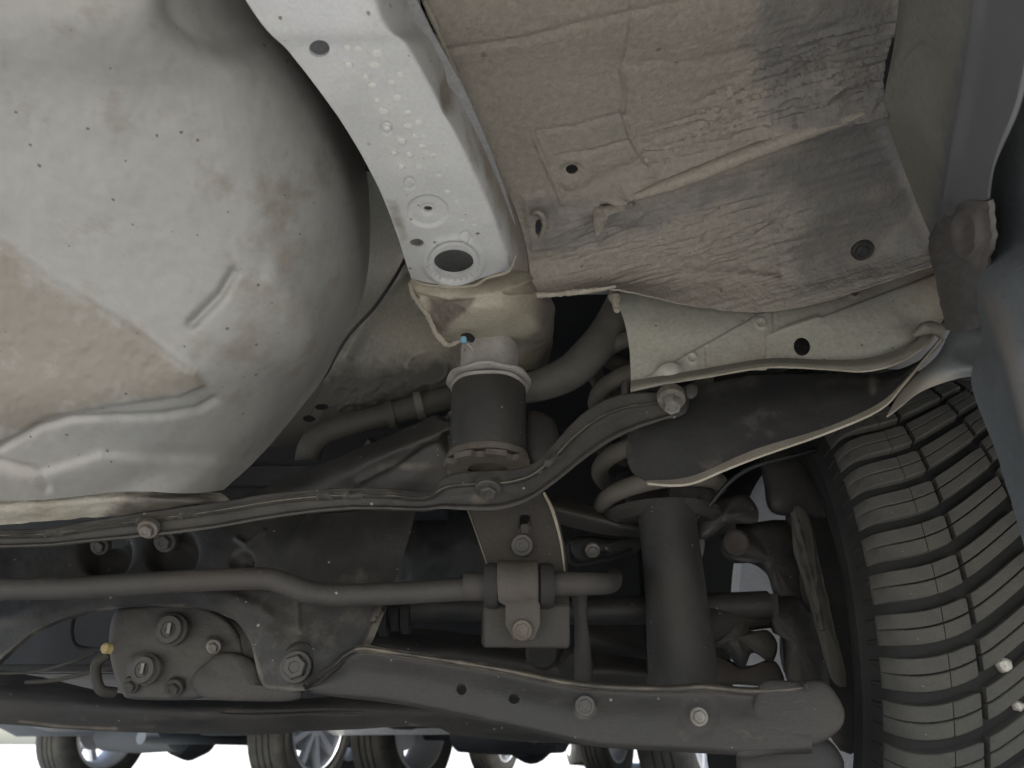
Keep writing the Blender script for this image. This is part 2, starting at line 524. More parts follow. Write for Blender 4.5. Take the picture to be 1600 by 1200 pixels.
def pillow(name, outline, Y, depth, m, parent, n=64, label=None, lump=0.0, dome=1.0, prof=None, disp=None, seed=0):
    """a cast lump: outline in pixels at distance Y, rounded towards the viewer by depth metres and closed behind"""
    f = Y if callable(Y) else (lambda a, b: Y + 0 * a)
    o = cr(outline, n, closed=True)
    c = o.mean(0)
    prof = prof or [(1.0, 1.2), (1.0, .35), (.985, .15), (.95, .04), (.88, -.06 * dome), (.75, -.14 * dome), (.55, -.2 * dome), (.35, -.24 * dome), (.15, -.26 * dome)]
    vs, fs = [], []
    for (s, dz) in prof:
        q = c + (o - c) * s
        Yv = f(q[:, 0], q[:, 1]) + dz * depth
        P = unproj(q[:, 0], q[:, 1], Yv)
        if lump: P = P + np.stack([0 * P[:, 0], lump * fbm(q[:, 0] / 18 + seed, q[:, 1] / 18, 3), 0 * P[:, 0]], -1)
        if disp is not None: P[:, 1] -= disp(q[:, 0], q[:, 1])
        vs += list(P)
    k = len(prof)
    for i in range(k - 1):
        for j in range(n):
            a, b = i * n + j, i * n + (j + 1) % n
            fs.append((a, b, b + n, a + n))
    fs.append(tuple(range(n))[::-1]); fs.append(tuple((k - 1) * n + j for j in range(n)))
    return link(name, me_from(name, vs, fs, m, recalc=True, sharp=55), None, parent, label)

def bolt(parent, px, py, Y, rpx, m=None, axis=None, name='bolt', label=None, washer=1.45, boss=True, hgt=1.0):
    """hex head with flange, facing axis (default towards the viewer and down)"""
    s = scale_at(py, Y); r = rpx * s
    ax = Vector(axis) if axis else Vector((0, -.85, -.5))
    o = V(px, py, Y)
    vs = []
    bm = bmesh.new()
    q = ax.normalized().to_track_quat('Z', 'Y').to_matrix()
    def ring(rr, h, n, off=0.0):
        return [bm.verts.new(q @ Vector((rr * math.cos(2 * math.pi * (j + off) / n), rr * math.sin(2 * math.pi * (j + off) / n), h)) + o) for j in range(n)]
    def stack(rings):
        for A, B in zip(rings[:-1], rings[1:]):
            n = len(A)
            for j in range(n): bm.faces.new((A[j], A[(j + 1) % n], B[(j + 1) % n], B[j]))
        bm.faces.new(rings[0][::-1]); bm.faces.new(rings[-1])
    w = r * washer
    stack([ring(w, -r * .8, 24), ring(w, r * .12, 24), ring(w * .93, r * .25, 24)])
    stack([ring(r, r * .2, 6, .3), ring(r, r * .75 * hgt, 6, .3), ring(r * .86, r * .92 * hgt, 6, .3), ring(r * .5, r * .9 * hgt, 6, .3), ring(r * .45, r * .8 * hgt, 6, .3)])
    me = bpy.data.meshes.new(name); bm.to_mesh(me); bm.free()
    for p in me.polygons: p.use_smooth = True
    me.set_sharp_from_angle(angle=R(30))
    return link(name, me, m or bolt_steel, parent, label)

# ------------------------------------------------------------------ ground and far surroundings
def sheet(name, pts, m, kind='structure'):
    me = me_from(name, pts, [tuple(range(len(pts)))], m)
    o = link(name, me, None)
    if kind: o['kind'] = kind
    return o
sheet('parking_lot', [(-900, -900, 0), (900, -900, 0), (900, 900, 0), (-900, 900, 0)], ground_m)

# ================================================================== THE CAR
car = thing('parked_car', 'silver car seen from below, rear suspension and one tyre filling the picture', 'car', (-.35, 1.0, 0))
def put(o):
    return o
CARLOC = Vector(car.location)
def fix_children():
    """parts were modelled in world coordinates; keep them there under the car's origin"""
    for o in list(bpy.data.objects):
        if o.parent == car and not o.get('placed'):
            o.matrix_parent_inverse = Matrix.Translation(-CARLOC)

# ---- floor pan with undercoat (upper right)
def wrinkle(x, y, px, py):
    u = (px * .966 - py * -.259); v = (py * .966 + px * .259)      # along / across the brushed sealant
    w = fbm(u / 80 + 3, v / 6, 4)
    w2 = np.abs(fbm(u / 70 + 9 + .6 * fbm(px / 60, py / 60, 2), v / 9 + 4, 3))
    m = np.clip((px - 930) / 260, .12, 1) * np.clip(1.1 - .0 * py, 0, 1)
    zone = inside(px, py, [(1180, 90), (1400, 30), (1400, 180), (1160, 235), (1000, 300), (1010, 240)], 25)
    zone2 = inside(px, py, [(900, 360), (1100, 330), (1250, 330), (1230, 430), (1000, 430), (880, 420)], 25)
    lumps = fbm(px / 15, py / 13, 3)
    return .0013 * m * w + .0125 * zone * (.18 - w2) + .0105 * zone2 * (.18 - w2) + .0008 * m * lumps + .0004 * fbm(px / 5, py / 4.5, 2)
def floor_disp(px, py):
    d = 0 * px
    bead = [(985, 305), (1060, 270), (1180, 225), (1290, 185), (1400, 168)]
    d = d + ridge(px, py, [(x, y - 4) for x, y in bead], 12, .0095) + step(px, py, [(x, y + 8) for x, y in bead], 5, -.012, 80)
    d = d + ridge(px, py, [(700, 80), (820, 62), (900, 40), (1010, 15), (1130, -10)], 5, -.0022)
    d = d + ridge(px, py, [(985, -20), (988, 25), (980, 80), (972, 105)], 4, -.0016)
    seam = [(970, 105), (976, 140), (972, 175), (985, 215), (998, 240), (1020, 268)]
    d = d + ridge(px, py, seam, 3.5, .0026) + step(px, py, seam, 3, -.0014, 40)
    d = d + ridge(px, py, [(985, 100), (1100, 95), (1200, 75), (1400, 30)], 7, -.0012)
    d = d + ridge(px, py, [(1190, 78), (1270, 62), (1340, 42), (1400, 28)], 5, .0028)
    # shallow rectangular step round the drain hole
    d = d + ridge(px, py, [(840, 205), (900, 198), (960, 182), (980, 180)], 3, -.0016)
    d = d + ridge(px, py, [(878, 243), (930, 236), (985, 222)], 3, -.0022)
    d = d + ridge(px, py, [(835, 215), (850, 250), (868, 290), (878, 315)], 4, .0022)
    d = d + .0022 * disc(px, py, 896, 270, 30, 25, .12) - .0035 * disc(px, py, 893, 266, 17, 14, .3)
    d = d + ridge(px, py, [(905, 290), (940, 283), (985, 262), (1005, 250)], 10, -.0022)
    d = d + .0035 * inside(px, py, [(815, 305), (850, 300), (872, 330), (935, 322), (935, 380), (830, 392)], 3)
    d = d + .004 * inside(px, py, [(935, 325), (985, 310), (1010, 345), (985, 362), (938, 356)], 4) 
    d = d - .006 * np.exp(-((px - 948) / 14) ** 2 - ((py - 326) / 6) ** 2)
    # big shallow swage lower right
    d = d + ridge(px, py, [(830, 412), (960, 405), (1100, 412), (1205, 425)], 8, -.0026)
    d = d + ridge(px, py, [(905, 408), (1020, 412), (1120, 424), (1215, 432)], 6, .003)
    d = d - .0045 * np.exp(-((px - 1222) / 11) ** 2 - ((py - 428) / 12) ** 2)
    d = d + step(px, py, [(1235, 350), (1300, 318), (1390, 290), (1410, 285)], 7, .004, 40)
    d = d + .002 * disc(px, py, 1348, 392, 15, 14, .2)
    return d
floor_rows = [
    [z(480, -330, .675), z(700, -330, .675), z(1000, -330, .67), z(1250, -330, .67), z(1450, -330, .67)],
    [z(648, -20, .655), z(750, -20, .66), z(1000, -20, .665), z(1250, -20, .665), z(1415, -20, .665)],
    [z(716, 120, .655), z(800, 125, .662), z(980, 120, .668), z(1200, 105, .668), z(1384, 95, .668)],
    [z(770, 245, .652), z(830, 250, .66), z(1000, 235, .668), z(1200, 205, .668), z(1384, 165, .668)],
    [z(806, 330, .650), z(880, 335, .655), z(1030, 318, .660), z(1220, 270, .668), z(1402, 230, .675)],
    [z(822, 385, .640), z(900, 385, .646), z(1040, 382, .650), z(1240, 350, .660), z(1435, 320, .670)],
    [z(828, 432, .628), z(900, 432, .632), z(1040, 432, .636), z(1240, 420, .645), z(1460, 380, .655)],
    [z(822, 462, .612), z(900, 452, .615), z(970, 452, .610), z(1100, 480, .604), z(1240, 482, .606), z(1468, 412, .632)],
]
def floor_dirt_shade(px, py):
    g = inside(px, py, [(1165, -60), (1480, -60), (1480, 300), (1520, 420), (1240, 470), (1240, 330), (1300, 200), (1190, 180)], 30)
    g2 = inside(px, py, [(830, 300), (1010, 330), (1390, 190), (1400, 260), (1050, 350), (990, 380), (830, 400)], 16)  # shade on the face below the bead, put into the colour
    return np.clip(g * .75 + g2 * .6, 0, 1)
floor = grid('floor_pan', floor_rows, undercoat, car, 330, 260, .0014, floor_disp, floor_dirt_shade, 'tan undercoated floor panel with brushed wrinkles', wdisp=wrinkle, holes=[(894, 266, 9.5, 7.5), (840, 352, 5.5, 13), (955, 324, 16, 5)])
grid('floor_backing', [[z(650, 150, .70), z(1200, 150, .70)], [z(780, 460, .70), z(1200, 460, .70)]], cavity, car, 12, 12)
# folded sealer lip along the floor's front edge
tube('seam_sealer', [(800, 463, z(0, 463, .607)[2]), (850, 461, z(0, 461, .606)[2]), (875, 459, z(0, 459, .606)[2]), (930, 453, z(0, 453, .607)[2]), (962, 447, z(0, 447, .610)[2])], [.0008, .0028, .0022, .003, .0022, .0012], sealer, car, 10, 50, 'folded pale sealer lip at the floor edge', lump=.5)
tube('seam_sealer', [(958, 452, .60), (962, 470, .592), (964, 486, .59)], [.004, .006, .004, .003], sealer, car, 10, 24, lump=.4)
tube('seam_sealer', [(690, -40, z(0, -40, .648)[2]), (662, 0, z(0, 0, .648)[2]), (700, 85, z(0, 85, .648)[2]), (716, 122, z(0, 122, .648)[2])][1:], [.0012, .002, .0012, .0016, .0008], sealer, car, 8, 40, lump=.6)
bead_m = mat('sealed_bead', (.285, .258, .212), (.315, .288, .24), 12, .62, bump=.8, bscale=300, bdist=.001, c3=(.30, .27, .22))
tube('sealed_bead', [z(992, 308, .653), z(1030, 294, .6545), z(1100, 268, .6565), z(1180, 236, .6595), z(1260, 206, .6615), z(1330, 184, .663), z(1400, 168, .664)], [.0030, .0062, .0066, .0066, .0066, .0056, .0045, .0020], bead_m, car, 18, 120, 'pale sealed bead running up across the floor panel', lump=.10)
plug = lathe('drain_plug', [(.010, -.003), (.010, .001), (.0085, .0028), (.006, .0022), (.004, .004), (.001, .0042)], plastic, car, axis=(0, -.5, -.85), origin=V(1348, 391, z(0, 391, .652)[2]), label='small dark round plug in the floor panel')
# cable clip bracket stuck in sealer
tube('wire_clip', [z(829, 336, .646), z(838, 331, .643), z(848, 338, .643), z(850, 352, .643), z(846, 368, .643), z(836, 382, .644), z(830, 376, .646)], [.001, .002, .0026, .0018, .0024, .0026, .001], undercoat, car, 10, 50, 'torn sealed edge round a slot in the floor', lump=.5)
pillow('sealer_blob', [(928, 326), (950, 322), (975, 312), (992, 316), (985, 328), (958, 334), (940, 344), (938, 366), (930, 366)], z(0, 335, .65)[2] - .001, .005, undercoat, car, 48, lump=.003, label='lump of sealer at the end of the long floor bead')

# ---- floor side wall, bumper corner inside (far right)
side_rows = [
    [z(1408, -330, .66), z(1440, -330, .62), z(1520, -330, .57), z(1600, -330, .50), z(1700, -330, .46)],
    [z(1404, 0, .66), z(1424, 0, .625), z(1480, 0, .58), z(1535, 0, .53), z(1620, 0, .47)],
    [z(1382, 150, .665), z(1430, 90, .63), z(1478, 110, .59), z(1516, 130, .545), z(1590, 150, .48)],
    [z(1386, 190, .665), z(1424, 190, .635), z(1465, 210, .60), z(1500, 230, .55), z(1560, 230, .49)],
    [z(1430, 310, .66), z(1450, 295, .64), z(1464, 290, .62), z(1484, 285, .58), z(1545, 285, .53)],
    [z(1470, 405, .640), z(1472, 385, .635), z(1474, 365, .63), z(1486, 338, .59), z(1540, 335, .54)],
]
side_wall_m = mat('side_wall_paint', (.165, .165, .135), (.19, .185, .155), 7, .6, bump=.3, bscale=260, c3=(.18, .17, .15), dirt_shade=(.115, .118, .125))
grid('side_wall', side_rows, side_wall_m, car, 70, 70, .002, lambda px, py: ridge(px, py, [(1538, -60), (1535, 0), (1516, 130), (1496, 235), (1482, 312)], 7, .004),
     lambda px, py: np.clip((px - (1500 - py * .18)) / 30, 0, 1), 'grey painted side wall of the luggage floor')
# bracket with an oval boss, where wall and bumper meet
br_rows = [[(1462, 350, .50), (1500, 316, .40), (1545, 314, .35)], [(1450, 380, .51), (1500, 385, .42), (1548, 385, .38)],
           [(1462, 440, .53), (1500, 445, .46), (1536, 440, .43)], [(1478, 516, .56), (1500, 518, .52), (1542, 510, .49)]]
brk_m = mat('bracket_grime', (.085, .078, .074), (.125, .115, .105), 18, .7, bump=.7, bscale=200, spots=(.42, .38, .26), spot_scale=75, spot_size=.16, spot_amount=.16, c3=(.10, .095, .09))
grid('bumper_bracket', br_rows, brk_m, car, 50, 60, .003, lambda px, py: .004 * disc(px, py, 1512, 365, 24, 40, .12) - .005 * disc(px, py, 1514, 365, 15, 30, .12) + .0015 * fbm(px / 9, py / 9, 3), None, 'grimy bracket with an oval boss beside the bumper corner')
# bumper skin (close, soft)
sk_rows = [
    [(1620, -330, .31), (1740, -330, .28), (1900, -330, .26)],
    [(1566, 0, .36), (1680, 0, .32), (1850, 0, .29)],
    [(1538, 150, .40), (1640, 150, .36), (1850, 150, .32)],
    [(1528, 320, .44), (1610, 320, .385), (1850, 320, .34)],
    [(1520, 430, .46), (1600, 430, .37), (1850, 430, .29)],
    [(1536, 520, .48), (1610, 520, .38), (1850, 520, .30)],
    [(1518, 600, .49), (1610, 600, .40), (1850, 600, .31)],
    [(1560, 720, .47), (1640, 720, .40), (1850, 720, .32)],
    [(1600, 850, .45), (1680, 850, .39), (1850, 850, .33)],
    [(1650, 1050, .43), (1720, 1050, .38), (1850, 1050, .34)],
]
grid('bumper_skin', sk_rows, bumper_in, car, 60, 110, .003, lambda px, py: ridge(px, py, [(1540, 420), (1590, 560), (1625, 700), (1680, 900)], 22, .006) + .0012 * fbm(px / 30, py / 60, 3),
     lambda px, py: np.clip(1 - seg_dist(px, py, [(1560, 470), (1590, 560), (1620, 660)])[0] / 26, 0, 1) * .9, 'inside of the bumper corner, blue grey plastic')
# liner flap, blue grey, between floor edge and tyre
fl_rows = [
    [(1470, 548, .575), (1484, 518, .565), (1500, 500, .56), (1535, 500, .545)],
    [(1455, 565, .57), (1480, 545, .555), (1510, 535, .545), (1545, 545, .53)],
    [(1415, 600, .565), (1455, 580, .55), (1495, 570, .54), (1540, 575, .525)],
    [(1385, 650, .56), (1440, 612, .553), (1495, 592, .548), (1528, 588, .54)],
]
flap_m = mat('flap_plastic', (.13, .145, .145), (.17, .18, .175), 12, .5, bump=.3, bscale=260, dirt_shade=(.21, .19, .16))
grid('liner_flap', fl_rows, flap_m, car, 50, 40, .002, lambda px, py: -.004 * disc(px, py, 1520, 545, 26, 20, .4), lambda px, py: np.clip((py - 575) / 30, 0, 1), 'pale blue grey flap above the tyre')

# ---- rear facing body panel with step seams (right of the gap)
pA = [
    [(956, 448, .622), (1060, 456, .618), (1240, 448, .618), (1380, 405, .624), (1462, 378, .628)],
    [(975, 500, .608), (1080, 505, .602), (1240, 500, .598), (1400, 470, .600), (1472, 440, .606)],
    [(984, 550, .606), (1100, 548, .596), (1240, 540, .592), (1400, 515, .592), (1474, 490, .600)],
    [(986, 610, .602), (1060, 594, .592), (1160, 580, .588), (1300, 578, .586), (1400, 560, .586), (1462, 520, .594)],
]
seam1 = [(1010, 590), (1100, 540), (1200, 484), (1290, 455), (1370, 432), (1400, 425), (1460, 402)]
seam2 = [(1212, 522), (1290, 497), (1360, 470), (1420, 448), (1470, 428)]
def pa_disp(px, py):
    d = step(px, py, seam1, 1.6, .0022) + step(px, py, seam2, 2.2, .0026) * (px > 1195)
    d = d + ridge(px, py, [(1206, 482), (1210, 520)], 2.2, -.0016) + ridge(px, py, [(1103, 545), (1104, 572)], 2, -.0012)
    d = d + ridge(px, py, [(1215, 520), (1275, 500)], 5, .0022) + ridge(px, py, [(1290, 449), (1340, 438), (1385, 428)], 3.2, -.003)
    for (x, y) in ((1188, 508), (1081, 562), (1334, 460)):
        q = np.hypot(px - x, py - y)
        d = d + .0014 * np.exp(-((q - 7) / 2.2) ** 2) - .0008 * np.exp(-(q / 4) ** 2)
    d = d + .007 * disc(px, py, 1046, 582, 17, 11, .35)
    return d + .0003 * fbm(px / 9, py / 9, 3)
panelA = grid('rear_body_panel', pA, panel_paint, car, 300, 110, .0016, pa_disp,
     lambda px, py: np.clip(inside(px, py, [(1290, 449), (1460, 395), (1470, 430), (1340, 475)], 14) * .4 + np.clip((px - 1400) / 120, 0, .5) + .12, 0, 1), 'pale beige painted body panel with spot welds and a round hole', holes=[(1251, 546, 13, 15)])
plate('hole_backing', [(1225, 520), (1280, 520), (1280, 575), (1225, 575)], .66, .002, black_steel, car, bevel=0)
# rolled flange below it
fl = [(985, 612, .592), (1040, 600, .584), (1100, 590, .578), (1200, 574, .574), (1290, 577, .572), (1350, 580, .570), (1400, 568, .570), (1440, 545, .573), (1458, 525, .578), (1450, 515, .586)]
fl_top = [(985, 595, .598), (1040, 586, .590), (1100, 576, .584), (1200, 560, .580), (1290, 562, .578), (1350, 560, .576), (1400, 547, .576), (1430, 530, .58), (1442, 515, .584), (1448, 508, .588)]
flange_m = mat('flange_paint', (.16, .155, .12), (.20, .19, .15), 16, .6, bump=.4, bscale=240, dirt_shade=(.36, .34, .29))
grid('panel_flange', [fl_top, [(a, (b + c) / 2 + 1, (d + e) / 2 - .003) for (a, b, d), (_, c, e) in zip(fl_top, fl)], fl], flange_m, car, 160, 16, .0022, None,
     lambda px, py: np.clip(1 - seg_dist(px, py, [(a, b) for a, b, _ in fl])[0] / 4, 0, 1), 'rolled olive flange edge of the body panel')
tube('flange_lip', [(a, b, c - .0008) for a, b, c in fl[1:]], [.0006, .0011, .0008, .0012, .0012], lip_mat, car, 8, 120)
tube('flange_lip', [(1428, 524, .572), (1450, 512, .570), (1466, 517, .572), (1474, 530, .576)], [.002, .006, .006, .002], flange_m, car, 12, 30, label='curled end of the flange')
# ---- dark wheel liner with pale dusty lip
ln_top = [(1000, 640, .615), (1060, 612, .612), (1160, 588, .608), (1280, 584, .604), (1380, 582, .600), (1440, 560, .598), (1476, 528, .60)]
ln_bot = [(1010, 751, .592), (1080, 744, .586), (1180, 702, .578), (1290, 668, .570), (1370, 632, .564), (1410, 598, .562), (1470, 528, .566)]
ln_q = [(985, 665, .605)] + [(a * .5 + c * .5 - 4, b * .6 + d * .4, e * .5 + g * .5 - .006) for (a, b, e), (c, d, g) in zip(ln_top[1:], ln_bot[1:])]
ln_m = [(978, 700, .600)] + [(a * .3 + c * .7 - 3, b * .3 + d * .7, e * .3 + g * .7 - .006) for (a, b, e), (c, d, g) in zip(ln_top[1:], ln_bot[1:])]
ln_m2 = [(986, 734, .596)] + [(a * .1 + c * .9 - 2, b * .1 + d * .9, e * .1 + g * .9 - .002) for (a, b, e), (c, d, g) in zip(ln_top[1:], ln_bot[1:])]
grid('wheel_arch_liner', [ln_top, ln_q, ln_m, ln_m2, ln_bot], plastic, car, 140, 60, .002, lambda px, py: .0012 * fbm(px / 60, py / 40, 3) + ridge(px, py, [(1362, 585), (1368, 610)], 6, .002),
     lambda px, py: np.clip(.25 * (fbm(px / 50, py / 35, 3) + .4), 0, .5) + .5 * np.exp(-((px - 1364) / 7) ** 2) * (py < 620), 'black plastic wheel arch liner with a soft round end')
lip2 = [(1012, 755, .588), (1060, 756, .580), (1084, 750, .576), (1125, 733, .573), (1182, 708, .571), (1290, 673, .565), (1372, 637, .560), (1413, 600, .559), (1462, 543, .562)]
grid('liner_lip', [[(a, b, c) for a, b, c in ln_bot], [(1012, 754, .588), (1050, 757, .580), (1084, 753, .576), (1130, 734, .573), (1184, 713, .570), (1292, 675, .564), (1374, 639, .559), (1411, 600, .560), (1470, 529, .565)]], lip_mat, car, 120, 6, .002, label='pale dusty folded edge of the liner')

# ---- spare wheel well (large pressing at left)
well_rows = [
    [(-330, -330, .17), (-50, -330, .17), (150, -330, .175), (300, -330, .19), (400, -330, .25)],
    [(-300, 0, .235), (0, 0, .233), (200, 0, .238), (330, 0, .26), (430, 0, .31), (520, 0, .42)],
    [(-280, 150, .288), (0, 150, .285), (200, 150, .290), (380, 150, .31), (490, 150, .36), (550, 150, .46)],
    [(-260, 300, .338), (0, 300, .335), (220, 300, .340), (410, 300, .362), (530, 300, .42), (576, 300, .54)],
    [(-240, 430, .382), (0, 430, .380), (220, 430, .384), (400, 430, .402), (520, 430, .455), (572, 440, .58)],
    [(-220, 545, .420), (0, 545, .418), (200, 545, .420), (370, 545, .436), (480, 540, .48), (533, 535, .60)],
    [(-220, 630, .448), (0, 630, .446), (180, 628, .448), (320, 618, .462), (430, 605, .505), (498, 600, .61)],
    [(-220, 700, .488), (0, 700, .486), (140, 694, .486), (270, 688, .498), (380, 676, .535), (442, 672, .62)],
    [(-220, 738, .512), (0, 738, .510), (120, 733, .510), (225, 726, .520), (330, 722, .548), (398, 720, .612)],
    [(-220, 772, .540), (0, 775, .538), (100, 770, .538), (180, 762, .540), (270, 764, .552), (345, 762, .60)],
]
flatb = [(-400, 200), (-120, 290), (0, 372), (80, 430), (200, 505), (305, 580), (316, 600), (280, 616), (170, 632), (80, 648), (0, 690), (-150, 730), (-400, 760)]
def well_disp(px, py):
    d = .0038 * inside(px, py, flatb, 5)
    d = d - ridge(px, py, [(0, 700), (60, 668), (110, 655), (250, 650), (310, 640), (335, 625)], 6, .0028)
    d = d + step(px, py, [(-200, 770), (0, 722), (60, 738), (160, 706), (230, 712), (360, 716), (420, 712)], 5, .0045) * np.clip((405 - px) / 70, 0, 1)
    d = d + ridge(px, py, [(0, 722), (60, 738), (75, 755)], 7, -.003)
    d = d + ridge(px, py, [(366, 428), (345, 462), (300, 506)], 8, -.0042)
    d = d - .013 * disc(px, py, 340, 20, 78, 70, .32)
    d = d + ridge(px, py, [(430, 440), (470, 490), (490, 540), (480, 580)], 24, .0025)
    d = d + .0007 * fbm(px / 60, py / 60, 3) + .00025 * fbm(px / 12, py / 12, 2) + inside(px, py, flatb, 8) * .0005 * fbm(px / 10, py / 10, 3)
    return d
def well_dirt(px, py):
    return np.clip(inside(px, py, flatb, 14) * .95 + .45 * inside(px, py, [(300, 250), (480, 260), (500, 500), (380, 650), (300, 640), (330, 560), (380, 420)], 45), 0, 1)
grid('spare_wheel_well', well_rows, silver, car, 240, 260, .0016, well_disp, well_dirt, 'large smooth silver pressing of the spare wheel well, its flat bottom dusty')
# pale panel under its lower edge
grid('lower_flange', [[(-260, 786, .556), (0, 778, .556), (100, 772, .556), (180, 766, .558), (270, 770, .566), (345, 768, .60)],
                       [(-260, 800, .556), (0, 794, .556), (100, 788, .556), (200, 782, .558), (280, 784, .566), (360, 782, .60)],
                       [(-260, 826, .575), (0, 820, .575), (100, 812, .575), (200, 804, .578), (300, 798, .59), (380, 792, .62)]],
     mat('lower_flange_paint', (.30, .275, .215), (.36, .34, .28), 16, .55, bump=.4, bscale=240, dirt_shade=(.09, .08, .065)), car, 120, 26, .002,
     lambda px, py: .0016 * fbm(px / 26, py / 8, 3), lambda px, py: .9 * inside(px, py, [(200, 770), (300, 760), (420, 800), (330, 830), (150, 815)], 12), 'pale scuffed flange below the spare wheel well')
tube('well_seam', [(-200, 790, .551), (0, 777, .551), (60, 771, .551), (110, 768, .551), (140, 757, .551), (180, 760, .553), (230, 764, .556), (290, 768, .565), (345, 765, .60)], .0011, cable_mat, car, 8, 90, label='dark seam under the well')

# ---- chassis rail, pale silver
def zr(py): return .60 - .00001 * max(0, py)
rail_rows = [
    [z(200, -330, .595), z(330, -330, .593), z(500, -330, .593), z(560, -330, .60), z(620, -330, .655)],
    [z(384, 0, .595), z(480, 0, .593), z(565, 0, .593), z(600, 0, .602), z(655, -5, .655)],
    [z(455, 85, .595), z(530, 80, .593), z(620, 76, .593), z(650, 74, .603), z(694, 70, .655)],
    [z(530, 185, .595), z(600, 175, .593), z(676, 168, .593), z(698, 165, .603), z(736, 160, .655)],
    [z(585, 280, .595), z(650, 272, .593), z(722, 262, .593), z(746, 260, .603), z(778, 255, .655)],
    [z(618, 360, .595), z(680, 354, .593), z(758, 344, .593), z(780, 340, .603), z(806, 330, .652)],
    [z(634, 410, .595), z(690, 410, .593), z(775, 400, .593), z(800, 396, .603), z(822, 385, .642)],
    [z(643, 436, .597), z(700, 446, .594), z(768, 430, .594), z(802, 422, .604), z(826, 425, .630)],
]
def rail_disp(px, py):
    d = 0 * px
    q = np.hypot(px - 709, (py - 408) * 1.25)
    d = d + .0018 * np.exp(-((q - 44) / 6) ** 2) - .0010 * np.exp(-((q - 37) / 3) ** 2)
    q = np.hypot(px - 668, (py - 330) * 1.3)
    d = d - .0016 * (q < 34) * np.clip((34 - q) / 5, 0, 1) - .0010 * np.clip((14 - q) / 4, 0, 1)
    for (x, y) in ((640, 287), (604, 201), (727, 371)):
        q = np.hypot(px - x, py - y)
        d = d - .0009 * np.exp(-((q - 8) / 1.8) ** 2)
    d = d - .005 * np.exp(-((px - 702) / 10) ** 2 - ((py - 145) / 28) ** 2)
    d = d + .00035 * fbm(px / 30, py / 30, 3)
    return d
blot = RNG.random((60, 3))
def rail_dirt(px, py):
    d = 0 * px
    d = d + .9 * inside(px, py, [(598, 306), (622, 312), (628, 340), (640, 372), (628, 380), (612, 345)], 4) * .6
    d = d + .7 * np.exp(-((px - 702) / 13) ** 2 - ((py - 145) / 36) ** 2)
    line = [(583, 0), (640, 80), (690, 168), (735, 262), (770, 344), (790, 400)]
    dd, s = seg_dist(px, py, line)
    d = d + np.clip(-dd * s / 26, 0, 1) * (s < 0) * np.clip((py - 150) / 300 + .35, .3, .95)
    for i in range(26):
        a = i * 2 * math.pi / 26
        d = d + .45 * np.exp(-(((px - 709 - 41 * math.cos(a + blot[i, 0] * .2)) / 3) ** 2 + ((py - 408 - 30 * math.sin(a + blot[i, 0] * .2)) / 1.8) ** 2)) * (math.sin(a) > -.2)
    return d
rail_spot = mat('rail_paint_spotted', (.47, .475, .462), (.54, .545, .53), 14, .42, bump=.06, bscale=400, dirt_shade=(.25, .225, .19), spots=(.17, .15, .12), spot_scale=120, spot_size=.17, spot_amount=.3, c3=(.49, .49, .545), fine=.08, coarse=.5)
rail = grid('chassis_rail', rail_rows, rail_spot, car, 150, 320, .0018, rail_disp, rail_dirt, 'long pale silver chassis rail with round holes', holes=[(499, 76, 16, 13), (668, 331, 7, 4.5), (651, 380, 11, 7), (709, 409, 31, 19)])
zY = lambda py, zz: z(0, py, zz)[2]
grid('rail_inside', [[z(345, -150, .635), z(600, -150, .635)], [z(420, 0, .635), z(650, 0, .635)], [z(560, 185, .635), z(735, 160, .635)], [z(650, 360, .635), z(800, 330, .635)], [z(668, 435, .635), z(815, 425, .635)]], cavity, car, 10, 10)
# white wax drops on the rail
for i, (x, y, r) in enumerate([(561, 78, 6), (612, 128, 5), (572, 120, 5), (648, 214, 5), (616, 240, 5), (655, 262, 6), (686, 275, 5), (699, 300, 5), (722, 345, 4), (668, 240, 4), (635, 158, 6), (590, 158, 5), (590, 84, 8), (586, 103, 8), (582, 134, 7), (622, 154, 8), (600, 175, 8), (626, 117, 5), (638, 176, 5), (655, 192, 6), (605, 201, 5), (638, 198, 7), (627, 221, 7), (660, 229, 5), (676, 243, 5), (640, 243, 5), (545, 102, 6), (567, 55, 6), (662, 213, 4), (714, 314, 3), (697, 258, 3.5), (741, 352, 4), (627, 262, 5), (543, 75, 5)]):
    s = scale_at(y, zY(y, .593)) * 1.05
    me = lathe_mesh('wax_spot', [(r * s, -.0030), (r * s, .0000), (r * s * .9, .00015), (r * s * .3, .0002)], None, n=16, axis=(0, .05, -1), origin=V(x, y, zY(y, .5924)))
    me.materials.append(MATS.get('wax') or mat('wax', (.57, .57, .53), (.61, .61, .57), 60, .5, bump=.1))
    link('wax_spot', me, None, car)
tube('rail_edge_seam', [(*z(643, 436, .594),), (*z(660, 444, .593),), (*z(700, 448, .592),), (*z(740, 446, .592),), (*z(762, 434, .592),), (*z(795, 424, .592),), (*z(806, 400, .594),)], [.0006, .0014, .0016, .0014, .0012, .0007], sealer, car, 8, 60, lump=.5)

